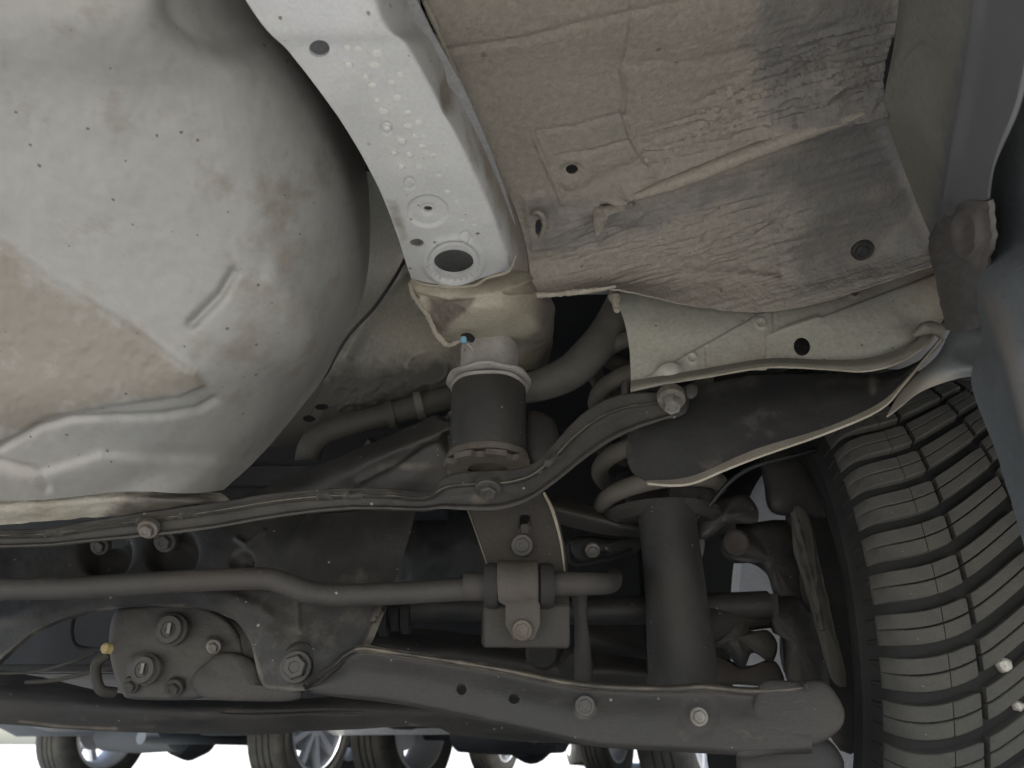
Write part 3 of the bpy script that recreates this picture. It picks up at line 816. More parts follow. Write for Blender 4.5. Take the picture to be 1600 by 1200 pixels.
# ---- rail end and body mount turret
tm = [
    [(641, 438, .536), (700, 442, .534), (750, 436, .536), (800, 416, .548), (824, 412, .572), (834, 420, .59)],
    [(648, 462, .545), (700, 466, .535), (750, 466, .533), (805, 455, .54), (848, 462, .575), (868, 470, .64)],
    [(662, 488, .562), (705, 492, .552), (750, 494, .548), (805, 488, .556), (850, 490, .60), (870, 500, .68)],
    [(680, 520, .60), (715, 528, .598), (755, 528, .598), (805, 524, .605), (850, 522, .62), (868, 530, .70)],
    [(706, 545, .655), (728, 550, .665), (760, 552, .67), (805, 550, .67), (845, 548, .69), (866, 546, .73)],
    [(716, 580, .70), (735, 584, .71), (765, 586, .71), (805, 584, .71), (838, 580, .73), (858, 576, .76)],
]
def tm_disp(px, py):
    d = step(px, py, [(640, 456), (700, 472), (760, 462), (800, 448)], 3, -.003)
    d = d + ridge(px, py, [(655, 470), (672, 500), (690, 525), (720, 535)], 5, .003)
    d = d + inside(px, py, [(668, 470), (742, 466), (718, 500), (688, 520), (672, 505)], 5) * (-.002 + .0018 * fbm(px / 7, py / 7, 3))
    d = d + ridge(px, py, [(768, 462), (782, 458), (800, 463), (840, 461)], 5, .002)
    return d + .0006 * fbm(px / 18, py / 18, 3)
turret_m = mat('turret_paint', (.33, .30, .225), (.39, .365, .29), 14, .55, bump=.4, bscale=240, dirt_shade=(.17, .145, .12), c3=(.30, .26, .20))
mnt = grid('body_mount_turret', tm, turret_m, car, 170, 130, .002, tm_disp, lambda px, py: np.clip(.9 * inside(px, py, [(668, 470), (742, 466), (718, 500), (688, 520), (672, 505)], 5) + np.clip((px - 810) / 60, 0, .8) + np.clip((560 - py) / 400, 0, .1), 0, 1), 'beige bulging mount at the end of the chassis rail')  # rough patch dirt, plus shade on the rounded right side put into the colour
tube('seam_sealer', [(640, 442, .528), (646, 462, .543), (668, 492, .566), (682, 522, .585), (700, 538, .592), (722, 533, .585), (740, 545, .59)], [.0012, .002, .0028, .0022, .003, .0018, .0012], sealer, car, 10, 70, lump=.5, label='rough sealer bead on the edge of the mount')
lathe('clip', [(.0035, -.002), (.0035, .002), (.0025, .0035), (.001, .004)], blue_clip, car, axis=(0, -1, -.3), origin=V(725, 531, .578), label='tiny blue plastic clip', n=16)
pillow('slot', [(720, 524), (732, 520), (742, 528), (736, 536)], .575, .002, cable_mat, car, 20)

# ---- painted panel between well and mount
bp = [
    [(520, 270, .535), (600, 280, .54), (680, 300, .55), (760, 330, .575)],
    [(535, 345, .60), (610, 352, .60), (680, 372, .61), (758, 400, .62)],
    [(545, 420, .675), (610, 430, .66), (680, 450, .655), (750, 470, .66)],
    [(520, 510, .70), (590, 520, .685), (660, 530, .68), (740, 540, .68)],
    [(470, 590, .73), (560, 595, .725), (650, 590, .715), (740, 590, .71)],
    [(415, 655, .75), (520, 650, .75), (640, 630, .745), (740, 618, .74)],
    [(400, 700, .765), (490, 692, .765), (620, 640, .76), (740, 628, .755)],
]
def bp_disp(px, py):
    d = ridge(px, py, [(640, 420), (602, 470), (560, 530), (548, 552)], 9, .010)
    d = d + step(px, py, [(640, 380), (615, 425), (580, 475), (545, 520), (520, 560), (508, 590)], 4, -.006) * 1
    q = np.hypot(px - 668, (py - 575) * 1.3)
    d = d + .0014 * np.exp(-((q - 32) / 3) ** 2)
    m = inside(px, py, [(520, 590), (640, 590), (700, 620), (620, 650), (500, 640)], 15)
    return d + m * .004 * fbm(px / 14, py / 9, 3) + .001 * fbm(px / 60, py / 60, 2)
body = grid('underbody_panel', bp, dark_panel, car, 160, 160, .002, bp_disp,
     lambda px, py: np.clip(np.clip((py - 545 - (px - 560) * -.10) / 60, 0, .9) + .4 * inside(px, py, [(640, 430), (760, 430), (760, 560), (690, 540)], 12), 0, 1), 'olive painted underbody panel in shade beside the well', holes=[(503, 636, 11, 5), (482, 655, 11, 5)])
tube('brake_pipe', [(645, 378, .64), (622, 425, .642), (585, 480, .655), (548, 520, .668), (525, 555, .68), (512, 580, .69), (498, 598, .70)], .0018, black_steel, car, 10, 60, label='thin dark pipe behind the spare wheel well')

# ---- dark enclosure above and ahead of the suspension
def box(name, x0, x1, y0, y1, z0, z1, m, parent, label=None, bev=.01):
    bm = bmesh.new()
    bmesh.ops.create_cube(bm, size=1)
    for v in bm.verts:
        v.co = Vector(((x0 + x1) / 2 + v.co.x * (x1 - x0), (y0 + y1) / 2 + v.co.y * (y1 - y0), (z0 + z1) / 2 + v.co.z * (z1 - z0)))
    if bev: bmesh.ops.bevel(bm, geom=list(bm.edges), offset=bev, segments=2, affect='EDGES')
    me = bpy.data.meshes.new(name); bm.to_mesh(me); bm.free()
    return link(name, me, m, parent, label)
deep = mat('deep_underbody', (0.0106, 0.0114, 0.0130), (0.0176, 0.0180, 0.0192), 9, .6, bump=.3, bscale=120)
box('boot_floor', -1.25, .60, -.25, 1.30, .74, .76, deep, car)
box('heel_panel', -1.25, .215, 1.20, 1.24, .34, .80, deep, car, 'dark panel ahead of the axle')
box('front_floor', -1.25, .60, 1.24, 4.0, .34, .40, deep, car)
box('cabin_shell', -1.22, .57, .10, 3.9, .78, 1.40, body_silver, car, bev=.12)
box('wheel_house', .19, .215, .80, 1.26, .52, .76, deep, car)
# rear bumper skin behind the viewer
bump_rows = []
def poly_grid(name, P, m, parent, label=None):
    nv, nu = P.shape[:2]
    idx = np.arange(nu * nv).reshape(nv, nu)
    fs = np.stack([idx[:-1, :-1].ravel(), idx[:-1, 1:].ravel(), idx[1:, 1:].ravel(), idx[1:, :-1].ravel()], -1)
    me = me_from(name, P.reshape(-1, 3), fs, m)
    o = link(name, me, None, parent, label)
    md = o.modifiers.new('s', 'SOLIDIFY'); md.thickness = .003
    return o
u = np.linspace(-1, 1, 40)
prof = [(.42, .06), (.44, -.02), (.50, -.06), (.60, -.08), (.70, -.08), (.76, -.05)]
P = np.array([[(-.33 + .93 * a * (1 - .0 * abs(a)), yy + .20 * abs(a) ** 5, zz) for a in u] for zz, yy in prof])
poly_grid('rear_bumper', P, body_silver, car, 'silver rear bumper skin')
# right hand body side with wheel arch
arc = [(.9 + .40 * math.cos(t), .33 + .40 * math.sin(t)) for t in np.linspace(0, math.pi, 24)]
pts = [(4.0, .26)] + [(1.30, .26)] + [a for a in arc if a[1] > .3] + [(.50, .30), (.12, .42), (.12, .80), (4.0, .80)]
tri = tessellate_polygon([[Vector((a, b, 0)) for a, b in pts]])
me = me_from('body_side', [(.585, a, b) for a, b in pts] + [(.600, a, b) for a, b in pts], [tuple(t) for t in tri] + [tuple(i + len(pts) for i in reversed(t)) for t in tri] + [(i, (i + 1) % len(pts), (i + 1) % len(pts) + len(pts), i + len(pts)) for i in range(len(pts))], body_silver, recalc=True)
link('body_side', me, None, car)
# arch liner over the wheel
P = np.array([[(x, .9 + .385 * math.cos(t), .33 + .385 * math.sin(t)) for x in np.linspace(.22, .585, 6)] for t in np.linspace(R(5), R(112), 30)])
poly_grid('arch_liner', P, plastic, car)

# ---- pipes above the subframe
tube('filler_pipe', [(1010, 400, .72), (975, 470, .70), (948, 520, .695), (915, 560, .69), (885, 585, .69), (835, 604, .695), (770, 612, .71)], [.0185, .0185, .019, .0195, .0185, .016, .015], pipe_mat, car, 24, 90, label='thick dusty pipe curving down behind the subframe bush')
tube('filler_pipe', [(770, 608, .72), (700, 622, .72), (650, 636, .72), (590, 652, .72), (530, 668, .72), (497, 684, .722), (482, 712, .73), (482, 770, .76), (484, 820, .80)], [.0125, .0125, .013, .0125, .012, .0125, .0135, .013, .013], pipe_dark, car, 20, 110, label='thinner grey pipe bending down at left')
for (x, y) in ((655, 634), (610, 648)):
    p = V(x, y, .72); lathe('hose_clamp', [(.0145, -.004), (.0155, -.004), (.0155, .004), (.0145, .004)], pipe_mat if x > 640 else pipe_dark, car, axis=(1, 0, .28), origin=p, n=24)
tube('hose', [(585, 690, .80), (562, 730, .82), (555, 790, .85)], .008, pipe_dark, car, 12, 20)

# ---- subframe bush
bx = unproj(763, 600, .62); bx0, by0 = float(bx[0]), .635
def zb(py): return CAMZ + by0 * k_of(py)
rs = scale_at(640, .62)
bush = lathe('subframe_bush', [(.0200, zb(603)), (.0345, zb(606)), (.0352, zb(612)), (.0352, zb(708)), (.034, zb(713))][::-1], black_steel, car, n=48, origin=(bx0, by0, 0), label='black cylindrical rubber bush sleeve under the rail end')
lathe('bush_cup', [(.010, zb(538)), (.0245, zb(538)), (.0272, zb(542)), (.0278, zb(548)), (.0275, zb(598)), (.025, zb(600))][::-1], zinc, bush, n=48, origin=(bx0, by0, 0), label='pale zinc cup on top of the bush')
def wavy(name, r, z0, z1, m, lab, amp=.0012, kk=7):
    n, vs, fs = 72, [], []
    for (rr, zz) in ((.026, z0), (r, z0), (r, z1), (.026, z1)):
        for j in range(n):
            a = 2 * math.pi * j / n
            w = amp * math.sin(kk * a + .5) * (rr > .03)
            vs.append((bx0 + rr * math.cos(a), by0 + rr * math.sin(a), zz + w))
    for i in range(4):
        for j in range(n):
            fs.append((i * n + j, i * n + (j + 1) % n, ((i + 1) % 4) * n + (j + 1) % n, ((i + 1) % 4) * n + j))
    return link(name, me_from(name, vs, fs, m, recalc=True), None, bush, lab)
wavy('bush_flange', .0405, zb(600), zb(596), zinc, 'thin bent metal flange round the bush')
wavy('bush_flange', .0365, zb(609), zb(605), zinc, None, .0006, 5)
lathe('bush_ring', [(.030, zb(722)), (.0368, zb(722)), (.0374, zb(716)), (.0368, zb(712)), (.030, zb(712))], rust, bush, n=48, origin=(bx0, by0, 0), label='rusty ring at the foot of the bush')
n = 96; vs = []; fs = []
for (rr, zz) in ((.018, zb(734)), (.0395, zb(734)), (.0405, zb(726)), (.030, zb(723))):
    for j in range(n):
        a = 2 * math.pi * j / n
        q = 1.0 if (j % 12) < 8 or rr < .02 else .86
        vs.append((bx0 + rr * q * math.cos(a), by0 + rr * q * math.sin(a), zz))
for i in range(4):
    for j in range(n): fs.append((i * n + j, i * n + (j + 1) % n, ((i + 1) % 4) * n + (j + 1) % n, ((i + 1) % 4) * n + j))
link('notched_washer', me_from('notched_washer', vs, fs, rust, recalc=True), None, bush, 'rusty washer with notches below the bush')
pillow('bush_lug', [(822, 646), (845, 644), (866, 658), (874, 690), (866, 722), (830, 724), (815, 690)], .645, .02, black_steel, car, 40, label='rounded lug to the right of the bush')

# ---- subframe arm reaching to the bush
arm_rows = [
    [(300, 800, .73), (380, 775, .71), (480, 735, .69), (600, 684, .665), (690, 645, .645), (712, 640, .64)],
    [(300, 812, .715), (390, 790, .695), (500, 750, .668), (610, 705, .642), (690, 672, .628), (712, 668, .63)],
    [(300, 822, .715), (390, 806, .70), (500, 776, .675), (610, 730, .655), (684, 690, .638), (712, 690, .638)],
    [(300, 832, .72), (390, 820, .71), (520, 796, .69), (620, 762, .665), (690, 728, .648), (712, 722, .648)],
    [(300, 850, .74), (390, 840, .73), (520, 820, .71), (620, 800, .69), (700, 775, .67), (720, 770, .67)],
]
def arm_disp(px, py):
    d = ridge(px, py, [(560, 752), (620, 722), (660, 690), (688, 684)], 6, .003)
    d = d - .010 * np.exp(-((px - 700) / 9) ** 2 - ((py - 690) / 12) ** 2) - .012 * np.exp(-((px - 696) / 9) ** 2 - ((py - 648) / 5) ** 2)
    return d + .0012 * fbm(px / 40, py / 25, 3)
grid('subframe_arm', arm_rows, black_steel, car, 130, 60, .004, arm_disp, lambda px, py: .75 * np.exp(-((px - 640) / 45) ** 2 - ((py - 728) / 9) ** 2), 'black pressed subframe arm running up to the bush')

strap_m = mat('strap_steel', (.040, .038, .033), (.062, .058, .049), 18, .6, bump=.5, bscale=240, spots=(.26, .25, .2), spot_scale=110, spot_size=.13, spot_amount=.3, c3=(.030, .028, .026), dirt_shade=(.13, .115, .085))
# ---- strap brace across the picture
st_top = [(-300, 845), (-60, 829), (60, 826), (120, 818), (220, 801), (330, 786), (430, 770), (520, 763), (600, 763), (655, 768), (682, 762), (695, 745), (730, 737), (790, 734), (830, 725), (862, 698), (900, 655), (940, 627), (985, 615), (1075, 612)]
st_bot = [(-300, 875), (-60, 857), (60, 853), (140, 846), (230, 838), (330, 826), (420, 810), (520, 797), (600, 795), (650, 797), (690, 795), (730, 797), (780, 796), (825, 782), (870, 752), (910, 720), (950, 692), (990, 672), (1040, 655), (1072, 645)]
stY = [.60, .585, .58, .578, .575, .572, .57, .566, .563, .562, .561, .560, .560, .562, .566, .572, .578, .582, .584, .584]
prof = [(0.0, .0005), (.03, -.0012), (.16, -.0020), (.29, -.0028), (.325, -.0042), (.36, -.0026), (.40, .0006), (.60, .0010), (.82, .0008), (.87, -.0010), (.92, -.0022), (1.0, -.0016)]
T_, B_ = cr([(a, b, c) for (a, b), c in zip(st_top, stY)], 200), cr([(a, b, c) for (a, b), c in zip(st_bot, stY)], 200)
rows = []
for s_, dY in prof:
    q = T_ * (1 - s_) + B_ * s_
    q[:, 2] += dY
    rows.append(q[::4])
strap = grid('brace_strap', rows, strap_m, car, 260, 70, .003, lambda px, py: .0006 * fbm(px / 25, py / 14, 3),
     lambda px, py: np.clip(.55 * fbm(px / 30, py / 30, 3), 0, .6) * (px > 560), 'long bent black brace strap crossing in front of the bush')
q = T_ * .26 + B_ * .74 * 0 + B_ * .0
mid = T_ * .72 + B_ * .28
mid2 = T_ * .955 + B_ * .045
edge_m = mat('worn_edge', (.10, .092, .072), (.16, .145, .11), 50, .5, bump=.3, bscale=260)
def edge_line(name, A, lo, hi, r, dY=-.0062):
    pts = [(p[0], p[1], p[2] + dY) for p in A[lo:hi:4]]
    tube(name, pts, r, edge_m, strap, 6, 120)
edge_line('worn_edge', T_ * .675 + B_ * .325, 8, 192, [.0003, .0004, .0003, .0006, .0003, .0007, .0003], -.0039)
bolt(strap, 231, 827, .568, 11, bolt_steel, (0, -.7, -.7), label='shiny bolt at the left end of the strap')
bolt(strap, 762, 764, .556, 14, dark_bolt, (0, -.45, -.9), label='dull bolt under the bush')
bolt(strap, 1049, 624, .572, 15, bolt_steel, (-.1, -.45, -.9), label='grey bolt at the right end of the strap', hgt=1.6)
pillow('strap_end', [(1040, 618), (1066, 612), (1076, 622), (1072, 645), (1045, 655), (1030, 640)], .585, .006, black_steel, strap, 30)
pillow('nut', [(1072, 603), (1082, 600), (1090, 606), (1088, 618), (1078, 624), (1070, 616)], .585, .006, dark_bolt, car, 24)
lathe('stud', [(.004, 0), (.004, .012), (.003, .014)], dark_bolt, car, n=12, axis=(0, 0, 1), origin=V(978, 618, .60))

# ---- subframe crossmember with arch and leg
XS = [-300, -60, 60, 170, 270, 345, 400, 450, 500, 550, 600, 650]
top = list(zip(XS, [870, 852, 845, 838, 829, 820, 812, 807, 803, 800, 796, 790], [.72, .71, .705, .695, .69, .685, .68, .675, .672, .67, .667, .665]))
m1 = [(x - (2 * (i - 7) if i > 7 else 0), y, Y) for i, (x, y, Y) in enumerate(zip(XS, [900, 888, 885, 880, 876, 868, 862, 858, 855, 850, 842, 828], [.70, .695, .69, .685, .68, .67, .662, .655, .65, .65, .652, .66]))]
m2 = list(zip([-300, -60, 60, 172, 275, 352, 408, 455, 500, 545, 588, 628], [960, 945, 925, 912, 908, 912, 922, 930, 930, 922, 905, 875], [.68, .675, .672, .668, .665, .658, .648, .640, .637, .638, .642, .655]))
m3 = list(zip([-300, -60, 58, 172, 278, 358, 405, 445, 490, 535, 575, 608], [1050, 1010, 960, 932, 928, 938, 968, 1000, 1010, 1000, 970, 925], [.668, .665, .663, .662, .658, .648, .638, .630, .628, .630, .635, .648]))
bot = list(zip([-300, -60, 55, 170, 280, 352, 390, 412, 480, 520, 546, 592], [1120, 1070, 985, 949, 946, 960, 1000, 1072, 1079, 1068, 1056, 955], [.66, .66, .66, .66, .655, .645, .64, .63, .63, .63, .632, .64]))
b1 = [(x, y) for x, y, _ in bot]
sub_rows = [top, m1, m2, m3, bot]
def sub_disp(px, py):
    d = ridge(px, py, [(490, 805), (462, 850), (440, 890)], 7, .0035) + ridge(px, py, [(438, 918), (415, 955), (402, 985)], 9, .003)
    d = d + ridge(px, py, [(464, 935), (468, 985)], 4, .0014)
    d = d - .022 * disc(px, py, 165, 862, 34, 36, .18) - .022 * disc(px, py, 268, 862, 34, 34, .18) - .012 * disc(px, py, 378, 878, 16, 16, .2)
    d = d + ridge(px, py, [(-100, 985), (20, 965), (100, 925), (250, 918), (350, 925), (420, 960)], 10, .002)
    d = d + .003 * np.exp(-((px - 465) / 30) ** 2 - ((py - 1035) / 30) ** 2)
    d = d + ridge(px, py, [(370, 842), (385, 852), (395, 845), (412, 830)], 4, .0025)
    return d + .0012 * fbm(px / 50, py / 50, 3)
sub = grid('subframe', sub_rows, black_steel, car, 300, 150, .005, sub_disp, lambda px, py: .25 * inside(px, py, [(400, 900), (560, 900), (560, 1080), (400, 1080)], 40) + .5 * np.clip(1 - seg_dist(px, py, b1)[0] / 5, 0, 1), 'black subframe crossmember with an arched cutout and a pointed leg', straight_rows=True, holes=[(378, 880, 9, 6)])
b = bolt(sub, 156, 853, .70, 10, dark_bolt, label='bolt in a round pocket'); b = bolt(sub, 258, 846, .69, 12, dark_bolt)
lathe('bush_face', [(.0165, -.01), (.0165, .002), (.0145, .004), (.012, .002)], rubber, sub, n=32, axis=(.05, -1, -.15), origin=V(470, 1035, .632), label='rubber seated bolt boss on the subframe leg')
bolt(sub, 463, 1042, .622, 19, dark_bolt, (.05, -1, -.1), washer=1.3, label='large dark bolt on the subframe leg')
box('crossmember_top', -1.0, -.06, .70, .80, .46, .50, deep, car)
# arm flank falling from the subframe to the right of the leg
fk = [[(560, 800, .665), (620, 796, .665), (656, 796, .67)], [(575, 850, .66), (610, 850, .66), (634, 845, .67)], [(575, 900, .655), (595, 905, .655), (606, 905, .665)], [(545, 1000, .645), (565, 1000, .645), (580, 975, .655)]]

# ---- differential cover seen through the arch
dc = [(176, 965), (190, 950), (240, 944), (300, 944), (345, 960), (372, 985), (384, 1020), (380, 1060), (352, 1072), (318, 1090), (280, 1094), (205, 1092), (190, 1080), (176, 1045), (170, 1005)]
def dc_disp(px, py):
    return .006 * disc(px, py, 268, 983, 26, 24, .15) + .005 * disc(px, py, 228, 1046, 26, 26, .15) + .005 * disc(px, py, 334, 1010, 14, 14, .25) - .004 * np.exp(-((px - 345) / 12) ** 2 - ((py - 1055) / 22) ** 2)
def multi(s0, s1, nn, f):
    return [(s0 + (s1 - s0) * i / nn, f(s0 + (s1 - s0) * i / nn)) for i in range(nn + 1)]
dprof = [(1.0, 1.6), (1.0, .4), (.985, .15), (.955, .03)] + [(s, -.10 * (1 - s ** 2)) for s in np.linspace(.92, .05, 22)]
diff = pillow('differential_housing', dc, .735, .03, cast, car, 110, 'rough cast brown differential cover with two round plugs', lump=.0012, prof=dprof, disp=dc_disp)
for (x, y, r, Yy) in ((270, 984, 21, .724), (229, 1046, 20, .724)):
    s = scale_at(y, Yy) * r
    pg = lathe('filler_plug', [(s * 1.15, -.004), (s * 1.15, .001), (s, .003), (s * .95, .0075), (s * .6, .008), (s * .56, .0068)], cast, diff, n=36, axis=(-.12, -1, -.1), origin=V(x, y, Yy), label='round threaded plug with a square socket')
    lathe('socket', [(s * .62, -.001), (s * .62, .0006), (s * .2, .0007)], cable_mat, diff, n=4, axis=(-.12, -1, -.1), origin=V(x, y, Yy - .0072))
    box('socket_bar', *[float(v) for v in (V(x, y, Yy)[0] - s * .12, V(x, y, Yy)[0] + s * .12)], Yy - .0095, Yy - .006, V(x, y, Yy)[2] - s * .36, V(x, y, Yy)[2] + s * .36, bolt_steel, diff, bev=0)
bolt(diff, 334, 1010, .722, 8, bolt_steel, label='pale bolt on the differential cover')
bolt(diff, 204, 1071, .728, 9, dark_bolt); bolt(diff, 272, 1075, .728, 10, dark_bolt)
lathe('yellow_plug', [(.005, -.006), (.005, .003), (.003, .005)], yellow_cap, diff, n=16, axis=(-.6, -1, 0), origin=V(168, 1013, .735), label='small yellowish plug')
pillow('diff_mount', [(300, 1060), (345, 1020), (395, 1030), (412, 1068), (470, 1080), (462, 1094), (400, 1096), (320, 1090)], .725, .02, cast, car, 50, lump=.002)
pillow('diff_flank', [(340, 970), (385, 975), (415, 1010), (425, 1070), (380, 1085), (352, 1050)], .745, .03, cast, car, 50, lump=.003)
tube('breather_hose', [(118, 955, .80), (112, 985, .80), (118, 1008, .80), (140, 1014, .80), (165, 1014, .79)], .0022, rubber, car, 8, 40)
tube('breather_hose', [(170, 1022, .77), (152, 1035, .77), (150, 1055, .775), (158, 1078, .78), (180, 1082, .79)], .005, pipe_dark, car, 10, 40)
tube('wiring_loom', [(-40, 1052, .85), (50, 1050, .85), (110, 1035, .84), (150, 1020, .84)], .0016, pipe_dark, car, 8, 40)
tube('wiring_loom', [(40, 1066, .85), (90, 1062, .85), (150, 1048, .84), (190, 1040, .84)], .0022, pipe_dark, car, 8, 40)

# ---- lower crossmember far side
cm_rows = [
    [(-320, 1035, .88), (-40, 1042, .88), (60, 1058, .88), (140, 1075, .87), (260, 1092, .86), (420, 1094, .85), (560, 1086, .85), (700, 1088, .86), (850, 1120, .87), (1010, 1155, .88)],
    [(-320, 1085, .855), (-40, 1090, .855), (100, 1100, .85), (260, 1112, .84), (420, 1114, .83), (560, 1108, .83), (700, 1110, .84), (850, 1138, .86), (1010, 1160, .88)],
    [(-320, 1126, .86), (-40, 1130, .86), (90, 1138, .86), (200, 1144, .855), (400, 1148, .85), (500, 1142, .845), (620, 1136, .84), (680, 1137, .85), (720, 1150, .86), (850, 1160, .87), (1010, 1166, .88)],
]
cross = grid('rear_crossmember', cm_rows, arm_steel, car, 220, 40, .006, lambda px, py: .002 * fbm(px / 80, py / 20, 3) + ridge(px, py, [(350, 1112), (400, 1114), (480, 1112), (560, 1114)], 3, -.003), lambda px, py: 0.8 * np.clip(1 - seg_dist(px, py, [(30, 1127), (90, 1134), (180, 1139)])[0] / 4, 0, 1) + .5 * np.clip(1 - seg_dist(px, py, [(640, 1132), (690, 1142), (720, 1152), (850, 1161)])[0] / 4, 0, 1), 'dark tubular crossmember low across the picture')

# ---- lower control arm
la_top = [(478, 1075, .61), (530, 1030, .605), (556, 1008, .60), (640, 1018, .598), (770, 1038, .594), (880, 1060, .590), (960, 1068, .587), (1050, 1070, .585), (1100, 1067, .584), (1180, 1074, .583), (1282, 1066, .582)]
la_bot = [(478, 1080, .61), (520, 1088, .605), (570, 1094, .60), (640, 1104, .596), (760, 1130, .59), (860, 1152, .585), (930, 1166, .582), (1000, 1172, .58), (1080, 1176, .579), (1160, 1180, .578), (1290, 1176, .578)]
A, B = cr(la_top, 120), cr(la_bot, 120)
rows = []
for s_, dY in ((0, .012), (.03, -.003), (.09, -.004), (.16, .001), (.5, -.003), (.85, -.001), (.95, .002), (1, .010)):
    q = A * (1 - s_) + B * s_; q[:, 2] += dY; rows.append(q[::4])
def la_disp(px, py):
    d = -.0018 * disc(px, py, 1092, 1118, 30, 34, .15) - .0012 * disc(px, py, 914, 1104, 20, 24, .2) + .002 * disc(px, py, 914, 1104, 15, 18, .25) - .002 * disc(px, py, 1272, 1110, 36, 38, .15)
    return d + .0006 * fbm(px / 40, py / 30, 3)
arm = grid('lower_control_arm', rows, arm_steel, car, 260, 70, .004, la_disp, lambda px, py: .75 * np.clip(1 - seg_dist(px, py, [(a, b + 4) for a, b, _ in la_top[2:]])[0] / 7, 0, 1) + .5 * disc(px, py, 914, 1110, 17, 12, .4) + .4 * disc(px, py, 1092, 1120, 12, 16, .4), 'broad grey lower control arm along the bottom right', holes=[(721, 1077, 8, 9), (803, 1092, 9, 8)])
bolt(arm, 914, 1103, .582, 11, dark_bolt, (0, -1, -.1), label='worn rivet on the lower arm', hgt=.5); bolt(arm, 1092, 1120, .580, 10, bolt_steel, (0, -1, -.1), label='pale bolt in a dished seat', hgt=.7)
pillow('arm_end', [(1240, 1064), (1285, 1064), (1310, 1090), (1320, 1118), (1310, 1142), (1270, 1166), (1200, 1180), (1150, 1180), (1170, 1120), (1190, 1066)], .580, .012, arm_steel, arm, 50)
pillow('trailing_joint', [(1160, 1150), (1240, 1140), (1300, 1160), (1310, 1210), (1170, 1215), (1150, 1180)], .62, .02, black_steel, car, 40)

# ---- anti roll bar, clamp and hanger bracket
bar_m = mat('bar_steel', (.034, .032, .029), (.052, .048, .042), 24, .6, bump=.5, bscale=240, spots=(.26, .25, .22), spot_scale=110, spot_size=.13, spot_amount=.3, c3=(.05, .042, .036))
sw = tube('anti_roll_bar', [(-320, 930, .60), (-60, 922, .60), (100, 919, .60), (250, 910, .60), (360, 905, .60), (420, 905, .60), (450, 914, .60), (480, 925, .60), (520, 930, .60), (600, 928, .60), (720, 921, .60), (800, 916, .60), (868, 914, .60)], .0088, bar_m, car, 20, 140, label='brown anti roll bar running from the left edge to the clamp')
tube('anti_roll_bar_end', [(856, 912, .598), (880, 912, .598), (915, 912, .602), (938, 912, .615), (952, 911, .64), (957, 908, .68), (960, 900, .74)], [.0088, .0095, .0092, .009, .0088, .0085, .008], brown_steel, sw, 20, 60, label='bent end of the bar to the right of the clamp')
lathe('stop_collar', [(.0088, -.0085), (.0108, -.0085), (.0108, .0085), (.0088, .0085)], brown_steel, sw, n=28, axis=(1, 0, 0), origin=V(741, 917, .60), label='collar on the bar beside the clamp')
hang = [(722, 770), (770, 764), (848, 768), (862, 785), (874, 815), (882, 850), (888, 900), (891, 1010), (886, 1014), (758, 1013), (752, 1008), (754, 940), (762, 905), (764, 890), (745, 835)]
hb = plate('hanger_bracket', hang, lambda a, b: .635 - (b - 770) * .00008, .004, black_steel, car, holes=[[(812, 805), (828, 805), (828, 818), (822, 818), (822, 826), (812, 824)]], label='black hanger bracket hanging below the strap')
plate('bracket_face', [(756, 946), (890, 946), (890, 1011), (756, 1011)], .6065, .003, rust if False else brown_steel, hb, bevel=.001, label='brown lower part of the hanger bracket')
tube('worn_edge', [(850, 770, .632), (864, 800, .630), (876, 845, .628), (882, 890, .625), (884, 905, .624)], [.0012, .0016, .0012, .0010, .0006], lip_mat, hb, 8, 50, label='pale worn edge of the bracket')
tube('worn_edge', [(722, 772, .635), (745, 835, .630), (764, 890, .626)], .0008, edge_m, hb, 6, 40)
bolt(hb, 816, 852, .622, 12, dark_bolt, (0, -1, -.2), hgt=.5)
plate('slot_tongue', [(814, 819), (826, 819), (826, 834), (814, 834)], .624, .002, brown_steel, hb, bevel=.0004)
# rubber block round the bar
rb = lathe('rubber_bush', [(.0088, -.0275), (.0165, -.0275), (.0178, -.024), (.0178, -.017), (.0150, -.0155), (.0150, .0155), (.0178, .017), (.0178, .024), (.0165, .0275), (.0088, .0275)], rubber, hb, n=36, axis=(1, 0, 0), origin=V(811, 915, .60), label='dusty rubber block round the bar')
clamp_m = mat('clamp_steel', (.044, .039, .033), (.072, .063, .052), 40, .6, bump=.7, bscale=240, c3=(.075, .055, .042))
# strap clamp: band arching over the block with tongue and bolt
xc0, xc1 = 777, 840
cl = []
for t in np.linspace(-.15, 1, 16):
    a = R(100) * (1 - 2 * t) + R(12)
    cl.append((t, a))
s0 = scale_at(915, .60)
cy = V(811, 915, .60)
vs, fs = [], []
Rr = .0172
path = []
for a in np.linspace(R(115), R(-50), 20):
    path.append((-(math.cos(a)) * Rr, math.sin(a) * Rr))
px_last = path[-1]
path += [(px_last[0] + .0015, px_last[1] - .004), (px_last[0] + .004, px_last[1] - .009), (px_last[0] + .0045, px_last[1] - .018), (px_last[0] + .0045, px_last[1] - .029)]
W0, W1 = (xc0 - 811) * s0, (xc1 - 811) * s0
nP = len(path)
for i, (dy, dz) in enumerate(path):
    f = i / (nP - 1)
    w0, w1 = W0 * (1 - .12 * max(0, f - .6) / .4), W1
    if i >= nP - 4: w0, w1 = W0 * .62 + .0, W1 * 1.1
    if i == nP - 1: w0, w1 = W0 * .25, W1 * .75
    for (w, o_) in ((w0, 0), (w0, .0025), (w1, .0025), (w1, 0)):
        L_ = math.hypot(dy, dz) or 1
        nx, nz = (dy / Rr, dz / Rr) if i < 20 else (-1, 0)
        vs.append((cy[0] + w, cy[1] + dy + nx * o_, cy[2] + dz + nz * o_))
